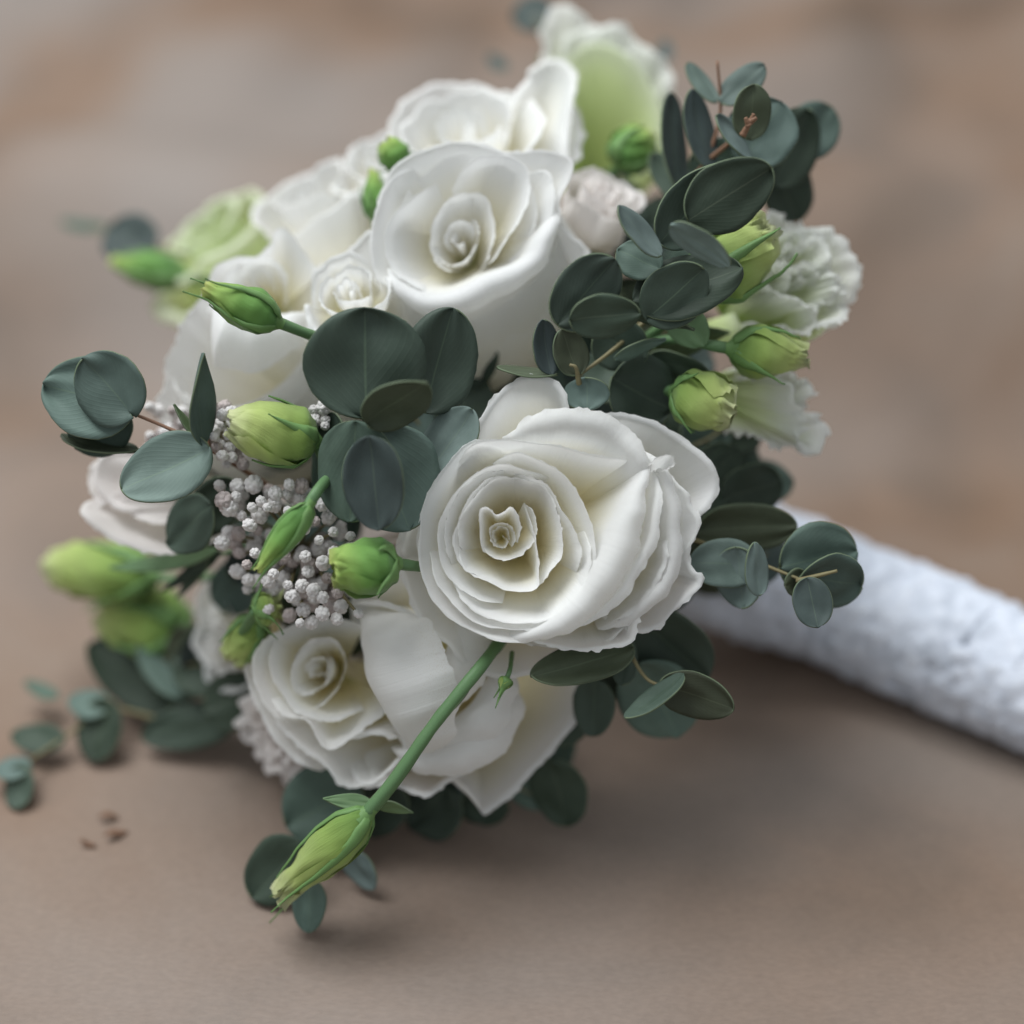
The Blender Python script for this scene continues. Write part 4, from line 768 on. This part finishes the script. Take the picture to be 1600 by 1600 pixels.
b3 = [(x, y, .404+rnd.uniform(-.003, .006)) for x, y in c2([(170,190),(185,280),(290,260),(60,160),(110,110),(70,200),(130,40),(60,30),(240,340),(320,320),(130,340),(90,280),(30,90),(0,150),(10,240),(200,350),(280,400),(160,400),(-40,60),(-60,140),(60,-30),(0,0),(150,-20),(200,30),(-30,200),(120,260),(230,230)])]
rice('rice flowers between the fat lime bud and the upright narrow leaf', (365, 700, .425), b3, 3)
b4 = [(rnd.uniform(232, 318), rnd.uniform(632, 700), .425+rnd.uniform(-.006, .006)) for k in range(34)]
rice('softly blurred white rice flowers at the foot of the left rose', (290, 680, .445), b4, 4, 9)
b5 = [(rnd.uniform(486, 512), rnd.uniform(632, 668), .402+rnd.uniform(-.002, .004)) for k in range(6)]
rice('tiny patch of rice flowers between the fat lime bud and the round dark leaf', (500, 660, .415), b5, 5, 10)

# ================================================================== handle
def lace_mat():
    m, nt, b, out = mat('white_lace'); tc = N(nt, 'ShaderNodeTexCoord')
    vo = N(nt, 'ShaderNodeTexVoronoi'); vo.inputs['Scale'].default_value = 230; nt.links.new(tc.outputs['Object'], vo.inputs['Vector'])
    n1 = N(nt, 'ShaderNodeTexNoise'); n1.inputs['Scale'].default_value = 38; nt.links.new(tc.outputs['Object'], n1.inputs['Vector'])
    ad = N(nt, 'ShaderNodeMath', operation='MULTIPLY'); nt.links.new(vo.outputs['Distance'], ad.inputs[0]); nt.links.new(n1.outputs['Fac'], ad.inputs[1])
    r = ramp(nt, [(0.0, (0.74, 0.77, 0.83)), (0.22, (0.66, 0.70, 0.78)), (0.42, (0.54, 0.58, 0.65))]); nt.links.new(ad.outputs[0], r.inputs[0]); nt.links.new(r.outputs[0], b.inputs['Base Color'])
    bp = N(nt, 'ShaderNodeBump'); bp.inputs['Strength'].default_value = .8; bp.inputs['Distance'].default_value = .001; bp.invert = True
    nt.links.new(ad.outputs[0], bp.inputs['Height']); nt.links.new(bp.outputs[0], b.inputs['Normal']); b.inputs['Roughness'].default_value = .75; return m
M['lace'] = lace_mat()
hp = cr([tuple(P(960, 815, .500)), tuple(P(1080, 860, .497)), tuple(P(1300, 935, .5005)), tuple(P(1600, 1064, .4740)), tuple(P(1850, 1178, .453))], 90)
th = thing('bouquet_handle', 'white lace wrapped handle of the bouquet lying on the brown paper', 'bouquet handle', hp[0])
rows = []; nsd = 48
for i, p in enumerate(hp):
    t = (hp[min(i+1, 89)]-hp[max(i-1, 0)]).normalized(); x = t.cross(Vector((0, 0, 1))).normalized(); y = x.cross(t); row = []
    for k in range(nsd):
        a = 2*math.pi*k/nsd; r = (.0172-.0034*i/89)+.0006*noise.noise(Vector((math.cos(a)*2, math.sin(a)*2, i*.12)))
        row.append(p+x*(r*math.cos(a))+y*(r*math.sin(a)))
    rows.append(row)
rows = [[hp[0]]*nsd]+rows+[[hp[-1]]*nsd]
finish(grid_mesh('stem_bundle', rows, th.location, closed=True), 'stem_bundle', M['stem'], th)
nw = 9
for wk in range(nw):
    rows = []; turns = 1.25; c0 = wk*9.2
    for j in range(90):
        s = j/89; ii = c0+s*11.0; a = 2*math.pi*turns*s+wk*1.1; row = []
        for k in range(15):
            v = k/14; f = min(max(ii+v*11.5-2, 0), 88.9); i0 = int(f); p = hp[i0].lerp(hp[i0+1], f-i0)
            t = (hp[min(i0+1, 89)]-hp[max(i0-1, 0)]).normalized(); x = t.cross(Vector((0, 0, 1))).normalized(); y = x.cross(t)
            ed = min(v, 1-v); r = .0203-.0034*f/89+.0011*sst(0, .25, ed)+(.0003*wk) % .0008+.0015*noise.noise(Vector((j*.9, k*1.1, wk*5)))+.0012*noise.noise(Vector((j*.3, k*.4, wk*5)))+.0006*math.sin(v*math.pi*2+j*.35)*.5+.0007*noise.noise(Vector((j*.22, k*.35, wk*3)))+.0005*abs(math.sin(j*.55))*(1 if ed < .08 else 0)
            row.append(p+x*(r*math.cos(a))+y*(r*math.sin(a)))
        rows.append(row)
    o = finish(grid_mesh('ribbon_wrap', rows, th.location), 'ribbon_wrap', M['lace'], th)
    md = o.modifiers.new('thickness', 'SOLIDIFY'); md.thickness = .0006; md.offset = 1

# ================================================================== crumbs on the paper
def ground(px, py):
    v = (800-py)/800*T; return P(px, py, CAMH/(math.sin(PITCH)-v*math.cos(PITCH)))
for k, (px, py, l, a, lab) in enumerate([(170, 1280, .0042, .1, 'pale brown dry scrap on the paper, the farthest of three'), (182, 1306, .0050, .5, 'darkest brown dry bract scrap lying on the paper'), (138, 1321, .0035, -.2, 'leftmost tiny brown scrap on the paper')]):
    g = ground(px, py); rows = []
    for j in range(9):
        s = j/8; wd = l*.26*math.sin(math.pi*(.08+.84*s))
        c = g+Vector((math.cos(a), math.sin(a), 0))*((s-.5)*l*1.3)+Vector((0, 0, .0007+.0009*math.sin(s*4+k)))
        rows.append([c+Vector((-math.sin(a), math.cos(a), 0))*(wd*v)+Vector((0, 0, .0005*v*v)) for v in (-1, -.5, 0, .5, 1)])
    o = finish(grid_mesh('dry_bract', [[p-g for p in r] for r in rows], Vector((0, 0, 0))), 'dry_bract', M['crumb'], None); o.location = g
    md = o.modifiers.new('thickness', 'SOLIDIFY'); md.thickness = .0003
    o['label'] = lab; o['category'] = 'dry bract'; o['group'] = 'brown scraps on the paper'
